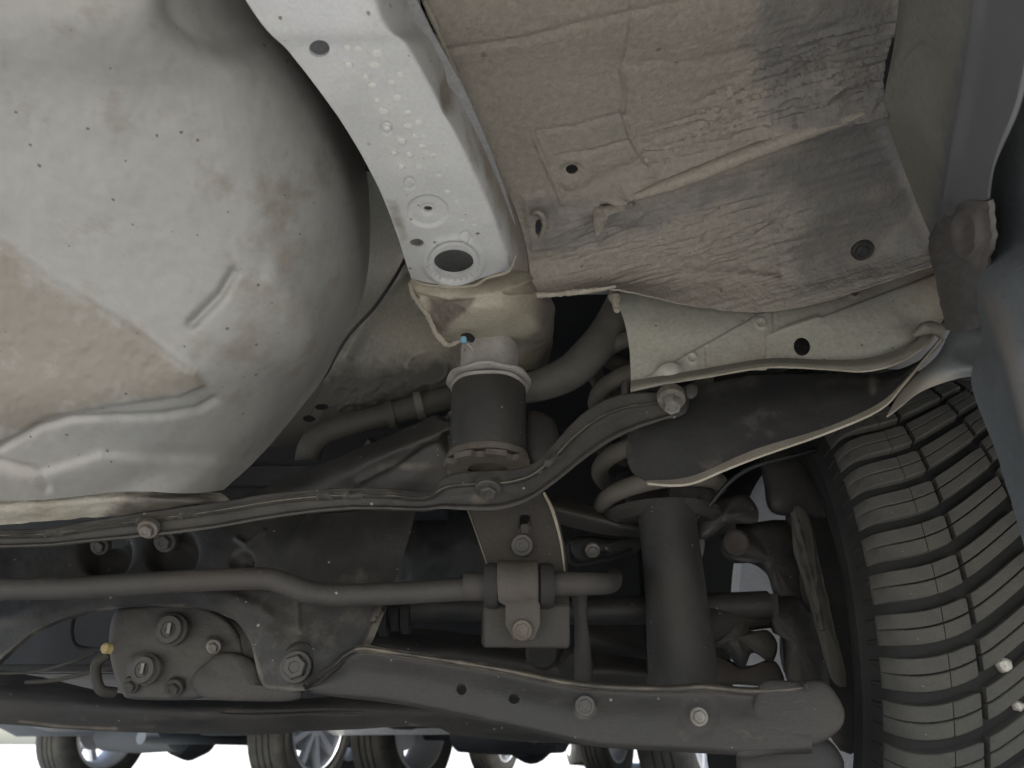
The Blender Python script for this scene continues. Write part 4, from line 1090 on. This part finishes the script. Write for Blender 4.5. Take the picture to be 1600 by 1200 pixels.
for i in range(nP - 1):
    for j in range(4):
        fs.append((i * 4 + j, i * 4 + (j + 1) % 4, (i + 1) * 4 + (j + 1) % 4, (i + 1) * 4 + j))
fs.append((0, 1, 2, 3)); fs.append(tuple((nP - 1) * 4 + j for j in range(4)))
clamp = link('bar_clamp', me_from('bar_clamp', vs, fs, clamp_m, recalc=True), None, hb, 'brown strap clamp over the anti roll bar')
md = clamp.modifiers.new('b', 'BEVEL'); md.width = .0008; md.segments = 2
bolt(hb, 816, 985, .5895, 11, rust, (0, -1, -.1), hgt=.5)

# ---- links, rod, shock absorber, spring
tube('lateral_link', [(585, 955, .74), (700, 950, .74), (900, 955, .745), (1040, 952, .75), (1200, 945, .75)], [.013, .0125, .0125, .014, .0135], black_steel, car, 20, 60, label='dark lateral link behind the clamp')
for x, r in ((602, .021), (620, .0165), (636, .019)):
    lathe('link_boot', [(.008, -.005), (r, -.004), (r * 1.03, 0), (r, .004), (.008, .005)], rubber, car, n=28, axis=(1, 0, 0), origin=V(x, 958, .74))
tube('drop_link', [(905, 925, .66), (907, 960, .66), (910, 1010, .665), (912, 1062, .67)], [.007, .0055, .007, .008], brown_steel, car, 12, 30, label='thin vertical link under the bar end')
sh = tube('shock_absorber', [(1040, 790, .70), (1046, 840, .70), (1056, 930, .70), (1070, 1080, .70)], [.0275, .0275, .028, .030, .0305], black_steel, car, 32, 60, label='thick dark shock absorber tube standing on the lower arm')
# coil spring
sp = []
cxy = V(1030, 765, .735)
for i in range(0, 150):
    a = 2 * math.pi * i / 30
    sp.append((cxy[0] + .060 * math.cos(a + 2.6), cxy[1] + .060 * math.sin(a + 2.6), .456 + .040 * i / 30))
spring = tube('coil_spring', sp, .0092, spring_mat, car, 12, 400, world=True, label='dusty coil spring above the shock absorber')
lathe('spring_seat', [(.02, -.010), (.052, -.010), (.060, -.004), (.060, .002), (.056, .002), (.052, -.003), (.02, -.003)], black_steel, car, n=48, origin=(cxy[0], cxy[1], .448), label='dark seat ring under the spring')
pillow('bump_stop', [(968, 735), (1000, 726), (1040, 740), (1050, 770), (1000, 775), (965, 758)], .80, .03, rubber, car, 30)
# upper link arm
grid('upper_link', [[(850, 768, .74), (880, 778, .74), (930, 792, .74), (980, 806, .74), (1080, 808, .74), (1150, 790, .74)],
                    [(855, 790, .72), (890, 800, .72), (940, 812, .72), (990, 825, .72), (1080, 828, .72), (1150, 810, .72)],
                    [(860, 815, .74), (900, 826, .74), (950, 836, .74), (1000, 840, .74), (1080, 846, .74), (1150, 830, .74)]], black_steel, car, 60, 16, .006, label='dark upper link behind the shock absorber')
pillow('link_bracket', [(890, 842), (930, 838), (960, 842), (985, 835), (1010, 838), (1000, 858), (965, 872), (930, 862), (918, 878), (898, 870)], .78, .015, black_steel, car, 50, lump=.003)
bolt(car, 926, 860, .76, 8, bolt_steel)
tube('brake_hose', [(888, 850, .75), (890, 875, .75), (905, 882, .75), (930, 878, .75), (960, 872, .76), (985, 860, .77)], .0025, rubber, car, 8, 40)
# dim members seen below the link
grid('trailing_arm', [[(560, 975, .93), (700, 985, .93), (800, 1000, .93), (1010, 1030, .93)], [(560, 1010, .90), (700, 1020, .90), (850, 1040, .90), (1010, 1052, .90)], [(560, 1050, .92), (700, 1055, .92), (850, 1065, .92), (1010, 1078, .92)]],
     arm_steel, car, 50, 14, .006, lambda px, py: .004 * fbm(px / 60, py / 20, 2), label='dim trailing arm behind the hanger bracket')
grid('heat_shield', [[(900, 962, .98), (960, 975, .98), (1020, 1010, .98)], [(900, 985, .96), (960, 1010, .96), (1040, 1035, .96)], [(900, 1030, .98), (960, 1045, .98), (1040, 1055, .98)]], arm_steel, car, 30, 12, .004)
grid('tank_side', [[(600, 790, .86), (660, 800, .84), (760, 790, .86)], [(590, 850, .83), (660, 860, .82), (760, 850, .84)], [(590, 930, .86), (660, 935, .84), (760, 930, .86)]],
     mat('tank_plastic', (.030, .034, .032), (.045, .048, .044), 12, .5, bump=.3, spots=(.16, .15, .14), spot_scale=60, spot_size=.2, spot_amount=.3), car, 50, 30, .004, lambda px, py: .005 * fbm(px / 30, py / 30, 3))
pillow('brake_pipe_bracket', [(905, 855), (935, 842), (950, 860), (930, 872)], .80, .008, brown_steel, car, 24)
for (x, y) in ((848, 1019), (900, 1040)):
    lathe('rubber_buffer', [(.014, -.006), (.016, 0), (.012, .007)], rubber, car, n=24, axis=(0, -1, -.3), origin=V(x, y, .72))

# ---- knuckle, hub and brake
pillow('knuckle', [(1085, 808), (1100, 786), (1130, 778), (1158, 770), (1176, 780), (1186, 806), (1178, 818), (1140, 820), (1115, 836), (1086, 850)], .72, .03, black_steel, car, 60, lump=.004, label='dark cast knuckle beside the tyre')
pillow('dark_filler', [(1190, 700), (1240, 690), (1300, 690), (1300, 800), (1250, 806), (1205, 800), (1194, 760)], .745, .03, black_steel, car, 50, label='dark filler piece right of the upper gap')  # dark lump added to darken the area beside the upper gap
pillow('brake_backing', [(1222, 720), (1290, 690), (1330, 760), (1345, 900), (1356, 1060), (1352, 1160), (1310, 1170), (1262, 1060), (1240, 900), (1226, 800)], .765, .02, black_steel, car, 60, label='dark brake backing plate inside the wheel')
kn2 = pillow('knuckle', [(1128, 828), (1150, 820), (1185, 815), (1215, 812), (1245, 820), (1255, 880), (1260, 960), (1235, 965), (1210, 930), (1196, 895), (1170, 880), (1145, 880), (1126, 862)], .765, .03, black_steel, car, 70, lump=.003)
lathe('knuckle_bolt', [(.013, -.006), (.013, .006), (.010, .009), (.004, .007)], brown_steel, car, n=24, axis=(0, -1, -.2), origin=V(1148, 848, .745))
kn3 = pillow('knuckle', [(1088, 960), (1130, 950), (1165, 960), (1172, 985), (1200, 985), (1215, 1010), (1205, 1035), (1175, 1020), (1160, 1045), (1128, 1015), (1100, 1010)], .75, .03, black_steel, car, 60, lump=.004)
kn4 = pillow('knuckle', [(1110, 1020), (1135, 1030), (1170, 1040), (1205, 1030), (1222, 1050), (1218, 1072), (1160, 1070), (1110, 1065)], .77, .02, brown_steel, car, 50, lump=.003)
pillow('knuckle', [(1200, 940), (1240, 930), (1270, 960), (1290, 1020), (1295, 1085), (1250, 1085), (1228, 1060), (1222, 1000), (1205, 985)], .755, .03, black_steel, car, 50, lump=.003)
plate('sensor_tab', [(1194, 930), (1216, 928), (1218, 962), (1196, 966)], .745, .004, brown_steel, car)
tube('hub_carrier', [(1075, 985, .74), (1110, 975, .75), (1150, 962, .76), (1200, 955, .77)], [.02, .018, .016, .016], black_steel, car, 16, 30)
tube('sensor_cable', [(1085, 812, .70), (1108, 790, .69), (1135, 758, .68), (1160, 738, .67), (1190, 725, .66), (1240, 712, .66), (1310, 695, .665)], .0024, cable_mat, car, 10, 60, label='thin black cable arching across the gap')
pillow('knuckle_bracket', [(1082, 850), (1100, 842), (1098, 870), (1086, 888), (1080, 880)], .70, .006, pipe_mat, car, 20)
pillow('damper_mount', [(1050, 745), (1090, 745), (1115, 765), (1112, 790), (1080, 800), (1045, 790)], .705, .02, black_steel, car, 30)
sh2 = pillow('brake_shield', [(1240, 790), (1262, 800), (1272, 840), (1286, 905), (1305, 985), (1322, 1060), (1316, 1075), (1296, 1055), (1276, 985), (1256, 915), (1238, 850)], .70, .012, pipe_dark, car, 60, lump=.003, label='ragged edge of the brake backing plate')
tube('brake_shield_edge', [(1240, 800, .69), (1262, 880, .685), (1276, 940, .68), (1284, 985, .68)], .003, brown_steel, car, 8, 40, lump=.6)

# ---- wheel: tyre, rim, tread blocks
WC = Vector((.293 + .145, .90, .33)); RT = .33
XI = .293
tyre_prof = [  # (x, r)
    (XI + .022, .212), (XI + .010, .222), (XI - .006, .245), (XI - .014, .270), (XI - .012, .276), (XI - .0145, .279), (XI - .012, .282), (XI - .0085, .298), (XI - .006, .306), (XI - .002, .3125), (XI + .006, .3170), (XI + .02, .3200),
    (XI + .06, .3220), (XI + .145, .3228), (XI + .23, .3220), (XI + .27, .3200), (XI + .284, .3170), (XI + .292, .312), (XI + .298, .298), (XI + .304, .270), (XI + .296, .245), (XI + .28, .222), (XI + .268, .212)]
prof2 = [(r, x - WC.x) for x, r in tyre_prof] + [(.205, .10), (.205, -.10)]
me = lathe_mesh('tyre', prof2, groove_mat, n=160, axis=(1, 0, 0), origin=(0, 0, 0), sharp=60, closed=True)
tyre = link('tyre', me, None, car, 'right rear tyre with directional dusty tread')
tyre.location = WC - CARLOC; tyre.rotation_euler = (0, R(3.5), 0); tyre['placed'] = 1
NP = 62
PA = 2 * math.pi / NP
def fcurve(u):
    u = np.asarray(u, float)
    return .05 * u + np.where(u < .065, 5.2 * u ** 2, 5.2 * .065 ** 2 + 2 * 5.2 * .065 * (u - .065) + 1.2 * (u - .065) ** 2)
def rad(u):
    return np.interp(u, [-.0085, -.005, 0, .007, .015, .03, .06, .145], [.3035, .3125, .3185, .3230, .3255, .3280, .3292, .330])
def block_mesh(u0, u1, v0, v1, nst=10, mirror=False, base=.316, slant=0.0, cham=0.0):
    """a tread block between u0..u1 across and v0..v1 along, following the sweep"""
    vs, fs = [], []
    us = np.linspace(u0, u1, nst)
    e = .0007
    for i, uu in enumerate(us):
        r = float(rad(uu)); f = float(fcurve(uu))
        end = i in (0, nst - 1)
        q0, q1 = v0, v1
        if cham and i >= nst - 2: q1 = v1 - cham * (i - nst + 3) / 2 * .5
        sl = slant * (uu - u0) / (u1 - u0)
        rt = r - (.0007 if end else 0)
        bs = min(base, r - .004)
        for (vv, rr) in ((q0 - .0006, bs), (q0, rt - .0007), (q0 + e, rt), (q1 - e, rt), (q1, rt - .0007), (q1 + .0006, bs)):
            th = (vv + f + sl) / RT
            vs.append((uu, th, rr))
    out = []
    for (uu, th, rr) in vs:
        x = uu if not mirror else .29 - uu
        out.append(((x + XI - WC.x), -rr * math.cos(th), rr * math.sin(th)))
    for i in range(nst - 1):
        for j in range(5):
            fs.append((i * 6 + j, i * 6 + j + 1, (i + 1) * 6 + j + 1, (i + 1) * 6 + j))
    fs.append(tuple(range(6))); fs.append(tuple((nst - 1) * 6 + j for j in range(6))[::-1])
    return out, fs
PV = PA * RT
G = .0098                                       # wide groove
half = (PV - G - .0012) / 2
specs = []
for kk in (0, 1):
    a = kk * (half + .0012); b = a + half
    specs += [(-.0085, .0290, a, b, 0, 0), (.0297, .0490, a, b, 0, .0030 if kk == 1 else 0), (.0535, .1065, a + .0005 + .0008 * (1 - kk), b + .0005 - .0008 * kk, 0, .0026 if kk == 1 else 0), (.1110, .1420, a + .003, b + .003, 0, 0)]
protos = []
for s_ in specs:
    vs, fs = block_mesh(s_[0], s_[1], s_[2], s_[3], cham=s_[5])
    protos.append(me_from('tread_block', vs, fs, tread_mat, sharp=30, recalc=True))
stuff_v, stuff_f = [], []
for p in range(NP):
    ang = p * PA
    c = ((ang + math.pi) % (2 * math.pi)) - math.pi
    vis = R(-42) < c < R(62)                     # the stretch of tread the viewer sees
    for s_, pm in zip(specs, protos):
        if vis:
            o = bpy.data.objects.new('tread_block', pm)
            COL.objects.link(o); o.parent = tyre
            o.rotation_euler = (-ang, 0, 0)
        for mir in ((True,) if vis else (False, True)):
            vs, fs = block_mesh(s_[0], s_[1], s_[2] + ang * RT, s_[3] + ang * RT, nst=4, mirror=mir)
            base = len(stuff_v); stuff_v += vs; stuff_f += [tuple(i + base for i in f) for f in fs]
o = link('tread_remainder', me_from('tread_remainder', stuff_v, stuff_f, tread_mat, sharp=30, recalc=True), None, tyre)
o['kind'] = 'stuff'
# small ribs on the shoulder
rv, rf = [], []
for p in range(NP * 2):
    a0 = p * PA / 2
    for (t0, r0) in ((a0, .300),):
        base = len(rv)
        for (dt, rr, xx) in ((0, .288, -.011), (.014, .288, -.011), (.014, .300, -.0088), (0, .300, -.0088), (.003, .2885, -.0118), (.011, .2885, -.0118), (.011, .2995, -.0096), (.003, .2995, -.0096)):
            rv.append((XI + xx - WC.x, -rr * math.cos(t0 + dt), rr * math.sin(t0 + dt)))
        rf += [tuple(base + i for i in f) for f in ((0, 1, 5, 4), (1, 2, 6, 5), (2, 3, 7, 6), (3, 0, 4, 7), (4, 5, 6, 7))]
o = link('shoulder_ribs', me_from('shoulder_ribs', rv, rf, groove_mat, recalc=True), None, tyre); o['kind'] = 'stuff'
# rim
rim_alloy = mat('rim_alloy', (.55, .56, .57), (.6, .61, .62), 12, .45, metal=.1, bump=.1)
rim_prof = [(.222, -.125), (.208, -.118), (.200, -.09), (.195, -.02), (.190, .02), (.200, .09), (.208, .118), (.222, .125), (.216, .127), (.204, .120), (.194, .09), (.184, .02), (.189, -.02), (.194, -.09), (.202, -.121), (.216, -.128)]
rim = link('wheel_rim', lathe_mesh('wheel_rim', rim_prof, rim_alloy, n=72, axis=(1, 0, 0), closed=True), None, car, 'dark inside of the spoked wheel rim')
rim.location = WC - CARLOC; rim.rotation_euler = (0, R(3.5), 0); rim['placed'] = 1
sv, sf = [], []
for i in range(5):
    a = 2 * math.pi * i / 5 + .45
    for da in (-.16, .16):
        b0 = len(sv)
        for (rr, w, x0, x1) in ((.04, .016, .055, .095), (.12, .013, .068, .098), (.200, .016, .085, .112)):
            for (ww, xx) in ((-w, x0), (w, x0), (w, x1), (-w, x1)):
                aa = a + da * (rr / .2)
                sv.append((xx, rr * math.cos(aa) - ww * math.sin(aa), rr * math.sin(aa) + ww * math.cos(aa)))
        for q in range(2):
            for j in range(4): sf.append((b0 + q * 4 + j, b0 + q * 4 + (j + 1) % 4, b0 + q * 4 + 4 + (j + 1) % 4, b0 + q * 4 + 4 + j))
        sf.append((b0, b0 + 1, b0 + 2, b0 + 3)); sf.append((b0 + 8, b0 + 9, b0 + 10, b0 + 11))
link('spokes', me_from('spokes', sv, sf, dark_alloy, recalc=True), None, rim)
lathe('hub', [(.03, -.12), (.075, -.06), (.085, -.02), (.09, -.01), (.09, .02), (.06, .05), (.05, .10), (.02, .10)], black_steel, rim, n=40, axis=(1, 0, 0))

fix_children()

# ---- stones caught in the tread
def pebble(px, py, Y, r, label, seed):
    bm = bmesh.new()
    bmesh.ops.create_icosphere(bm, subdivisions=3, radius=1)
    rg = random.Random(seed)
    ax = [Vector((rg.uniform(-1, 1), rg.uniform(-1, 1), rg.uniform(-1, 1))).normalized() for _ in range(9)]
    for v in bm.verts:
        for a in ax:
            d = v.co.dot(a)
            if d > .72: v.co -= a * (d - .72) * .85
        v.co.x *= 1.15; v.co.z *= .9
    for v in bm.verts: v.co *= r
    me = bpy.data.meshes.new('pebble'); bm.to_mesh(me); bm.free()
    for p in me.polygons: p.use_smooth = True
    me.set_sharp_from_angle(angle=R(18))
    o = link('pebble', me, pebble_mat)
    o.location = V(px, py, Y); o['label'] = label; o['category'] = 'pebble'; o['group'] = 'stones caught in the tyre tread'
    return o
pebs = [(1569, 1040, 13, 'largest white stone wedged in a groove of the tyre'), (1590, 1103, 10, 'yellowish white stone wedged in the groove below the largest one'),
        (1521, 612, 5, 'tiny white stone at the top corner of the tyre beside the bumper'), (1599, 833, 6, 'small pale stone at the right picture edge in the tread')]
for i, (x, y, r, lab) in enumerate(pebs):
    # where the sight line meets the tread surface
    b = (600 - y) / LENS; ry = CP - b * SP; rz = SP + b * CP
    A_ = ry * ry + rz * rz; B_q = ry * .9 + rz * (.33 - CAMZ); C_ = .9 ** 2 + (.33 - CAMZ) ** 2 - (.327) ** 2
    dsc = B_q * B_q - A_ * C_
    t = (B_q - math.sqrt(max(dsc, 0))) / A_
    s = t / LENS * r
    t += .0035
    pebble(x, y, t * ry, s, lab, i)

# ================================================================== cars beyond
def far_wheel(parent, loc, rot, Rr=.33, w=.22, treadm=tread_mat, spokes=9):
    me = lathe_mesh('tyre', [(.21, -w / 2 + .01), (.25, -w / 2 - .006), (Rr - .03, -w / 2 - .004), (Rr - .006, -w / 2 + .012), (Rr, -w / 2 + .035), (Rr, -.042), (Rr - .008, -.040), (Rr - .008, -.034), (Rr, -.032), (Rr, -.004), (Rr - .008, -.002), (Rr - .008, .004), (Rr, .006), (Rr, .034), (Rr - .008, .036), (Rr - .008, .042), (Rr, .044),
                              (Rr, w / 2 - .035), (Rr - .006, w / 2 - .012), (Rr - .03, w / 2 + .004), (.25, w / 2 + .006), (.21, w / 2 - .01)], tread_mat, n=48, axis=(1, 0, 0), closed=True, sharp=50)
    t = link('tyre', me, None, parent); t.location = loc
    me = lathe_mesh('rim', [(.225, w / 2 - .005), (.215, w / 2 + .002), (.205, w / 2 - .02), (.19, -.05), (.205, -w / 2 + .01), (.225, -w / 2 + .005), (.21, -w / 2), (.185, -.05), (.2, w / 2 - .03)], wheel_alloy, n=36, axis=(1, 0, 0), closed=True)
    r = link('rim', me, None, t)
    sv, sf = [], []
    for i in range(spokes):
        a = 2 * math.pi * i / spokes
        b0 = len(sv)
        for (rr, hw, x0, x1) in ((.03, .012, w / 2 - .05, w / 2 - .015), (.205, .017, w / 2 - .035, w / 2 - .004)):
            for (ww, xx) in ((-hw, x0), (hw, x0), (hw, x1), (-hw, x1)):
                sv.append((xx, rr * math.cos(a) - ww * math.sin(a), rr * math.sin(a) + ww * math.cos(a)))
        for j in range(4): sf.append((b0 + j, b0 + (j + 1) % 4, b0 + 4 + (j + 1) % 4, b0 + 4 + j))
    sf2 = sf
    link('spokes', me_from('spokes', sv, sf2, wheel_alloy, recalc=True), None, t)
    link('hub', lathe_mesh('hub', [(.12, w / 2 - .11), (.12, w / 2 - .07), (.06, w / 2 - .03), (.05, w / 2 - .01)], wheel_alloy, n=20, axis=(1, 0, 0)), None, t)
    return t

def far_car(name, label, origin, yaw, paint, suv=False, group='cars parked beyond the near car', wb=2.65, track=1.52, low=False):
    """origin: ground point under the middle of the rear axle, yaw turns it about there; +Y is forwards"""
    c = thing(name, label, 'car', (origin[0], origin[1], 0), group)
    c.rotation_euler = (0, 0, yaw)
    W = .88; H = 1.72 if suv else 1.45; cl = .20 if low else .27
    side = [(-.85, cl + .16), (-.92, .62), (-.86, .95), (-.70, 1.02), (-.45, H - .06), (.1, H), (1.3, H - .02), (2.1, 1.02), (3.2, .88), (3.45, .72), (3.48, cl + .2), (3.3, cl), (wb + .42, cl), (wb + .36, .50), (wb + .2, .66), (wb, .71), (wb - .2, .66), (wb - .36, .50), (wb - .42, cl), (.42, cl), (.36, .50), (.2, .66), (0, .71), (-.2, .66), (-.36, .50), (-.42, cl)]
    tri = tessellate_polygon([[Vector((a, b, 0)) for a, b in side]])
    n = len(side); vs = []
    for x, sc in ((-W, 1), (W, 1)):
        for a, b in side:
            inset = max(0, b - 1.0) * .32
            vs.append((x - math.copysign(inset, x), a, b))
    fs = [tuple(t) for t in tri] + [tuple(i + n for i in reversed(t)) for t in tri] + [(i, (i + 1) % n, (i + 1) % n + n, i + n) for i in range(n)]
    bm = bmesh.new()
    bv = [bm.verts.new(v) for v in vs]
    for f in fs:
        try: bm.faces.new([bv[i] for i in f])
        except ValueError: pass
    bmesh.ops.recalc_face_normals(bm, faces=bm.faces)
    es = [e for e in bm.edges if len(e.link_faces) == 2 and e.calc_face_angle(0) > R(25)]
    bmesh.ops.bevel(bm, geom=es, offset=.03, segments=2, affect='EDGES', clamp_overlap=True)
    me = bpy.data.meshes.new('body'); bm.to_mesh(me); bm.free()
    for p in me.polygons: p.use_smooth = True
    me.set_sharp_from_angle(angle=R(35))
    link('body', me, paint, c)
    for s in (-1, 1):
        g = [(-.42, 1.06), (-.25, H - .14), (.1, H - .09), (1.2, H - .11), (1.75, 1.08)]
        vs = [((s * (W + .004) - s * max(0, b - 1) * .32), a, b) for a, b in g] + [((s * (W - .02) - s * max(0, b - 1) * .32), a, b) for a, b in g]
        k = len(g)
        link('side_window', me_from('side_window', vs, [tuple(range(k)), tuple(range(2 * k - 1, k - 1, -1))] + [(i, (i + 1) % k, (i + 1) % k + k, i + k) for i in range(k)], glass_m, recalc=True), None, c)
    vs = [(-.6, -.735, 1.04), (.6, -.735, 1.04), (.55, -.49, H - .14), (-.55, -.49, H - .14)]
    vs += [(a, b + .03, c_) for a, b, c_ in vs]
    link('rear_window', me_from('rear_window', vs, [(0, 1, 2, 3), (7, 6, 5, 4), (0, 4, 5, 1), (1, 5, 6, 2), (2, 6, 7, 3), (3, 7, 4, 0)], glass_m, recalc=True), None, c)
    for s in (-1, 1):
        t = far_wheel(c, (s * track / 2, 0, .33), 0)
        if s < 0: t.rotation_euler = (0, 0, math.pi)
        t = far_wheel(c, (s * track / 2, wb, .33), 0)
        if s < 0: t.rotation_euler = (0, 0, math.pi)
    # underside pieces
    vs = [(x, y, zz) for x in (-.62, .62) for y in (-.7, 3.1) for zz in (cl + .02, cl + .06)]
    ax = tube('axle', [(-.62, 0, .30), (-.3, 0, .29), (0, 0, .28), (.3, 0, .29), (.62, 0, .30)], [.04, .035, .04, .035, .04], under_dark, c, 12, 20, world=True)
    lathe('differential', [(.02, -.15), (.10, -.11), (.13, 0), (.10, .10), (.03, .14)], under_dark, c, n=24, axis=(0, 1, 0), origin=(0, 0, .285))
    tube('exhaust_pipe', [(.45, -.8, .27), (.45, -.4, .27), (.3, .4, .26), (.1, 1.5, .25), (.1, 2.8, .25)], .03, under_dark, c, 12, 30, world=True)
    lathe('muffler', [(.04, -.26), (.09, -.24), (.10, 0), (.09, .24), (.04, .26)], under_dark, c, n=24, axis=(1, 0, 0), origin=(.2, -.55, .30))
    link('spare_tyre', lathe_mesh('spare_tyre', [(.02, -.04), (.2, -.06), (.28, -.04), (.28, .04), (.02, .05)], under_dark, n=32), None, c).location = (-.15, -.55, .36)
    vs2 = [(-.6, -.6, cl + .08), (.6, -.6, cl + .08), (.6, 3.1, cl + .04), (-.6, 3.1, cl + .04)]
    vs2 += [(a, b, d + .05) for a, b, d in vs2]
    link('underbody', me_from('underbody', vs2, [(3, 2, 1, 0), (4, 5, 6, 7), (0, 1, 5, 4), (1, 2, 6, 5), (2, 3, 7, 6), (3, 0, 4, 7)], under_dark, recalc=True), None, c)
    return c
def ground_at(px, t):
    return ((px - 800) / LENS * t, t * (CP - (600 - 1160) / LENS * SP) )
yA = R(-22)
w2 = ground_at(470, 4.0)
oA = (w2[0] - .76 * math.cos(yA), w2[1] - .76 * math.sin(yA))
far_car('far_car', 'dark blue off-roader whose rear axle shows between two wheels at bottom left', oA, yA, body_blue, True)
yB = R(-30)
w3 = ground_at(632, 3.9)
far_car('far_car', 'white car whose wheel with chevron tread stands right of the spoked wheel', (w3[0] + .76 * math.cos(yB), w3[1] + .76 * math.sin(yB)), yB, white_paint)
far_car('far_car', 'silver car farthest away, its small tyres just under the control arm', (ground_at(962, 7.4)[0] + .76, ground_at(962, 7.4)[1]), R(4), body_silver)
far_car('added_white_car', 'white car added beside the near wheel as a bright backdrop', (2.35, .3), R(0), white_paint, group='cars parked beyond the near car', low=True)  # added as a bright backdrop for the wheel openings
# painted bay lines
for i, xx in enumerate((-5.6, -2.9, 1.1, 3.8)):
    sheet('bay_line', [(xx, 5.2, .004), (xx + .1, 5.2, .004), (xx + 1.7, 9.8, .004), (xx + 1.6, 9.8, .004)], line_m)
sheet('kerb_line', [(-30, 5.02, .004), (30, 5.02, .004), (30, 5.14, .004), (-30, 5.14, .004)], line_m)
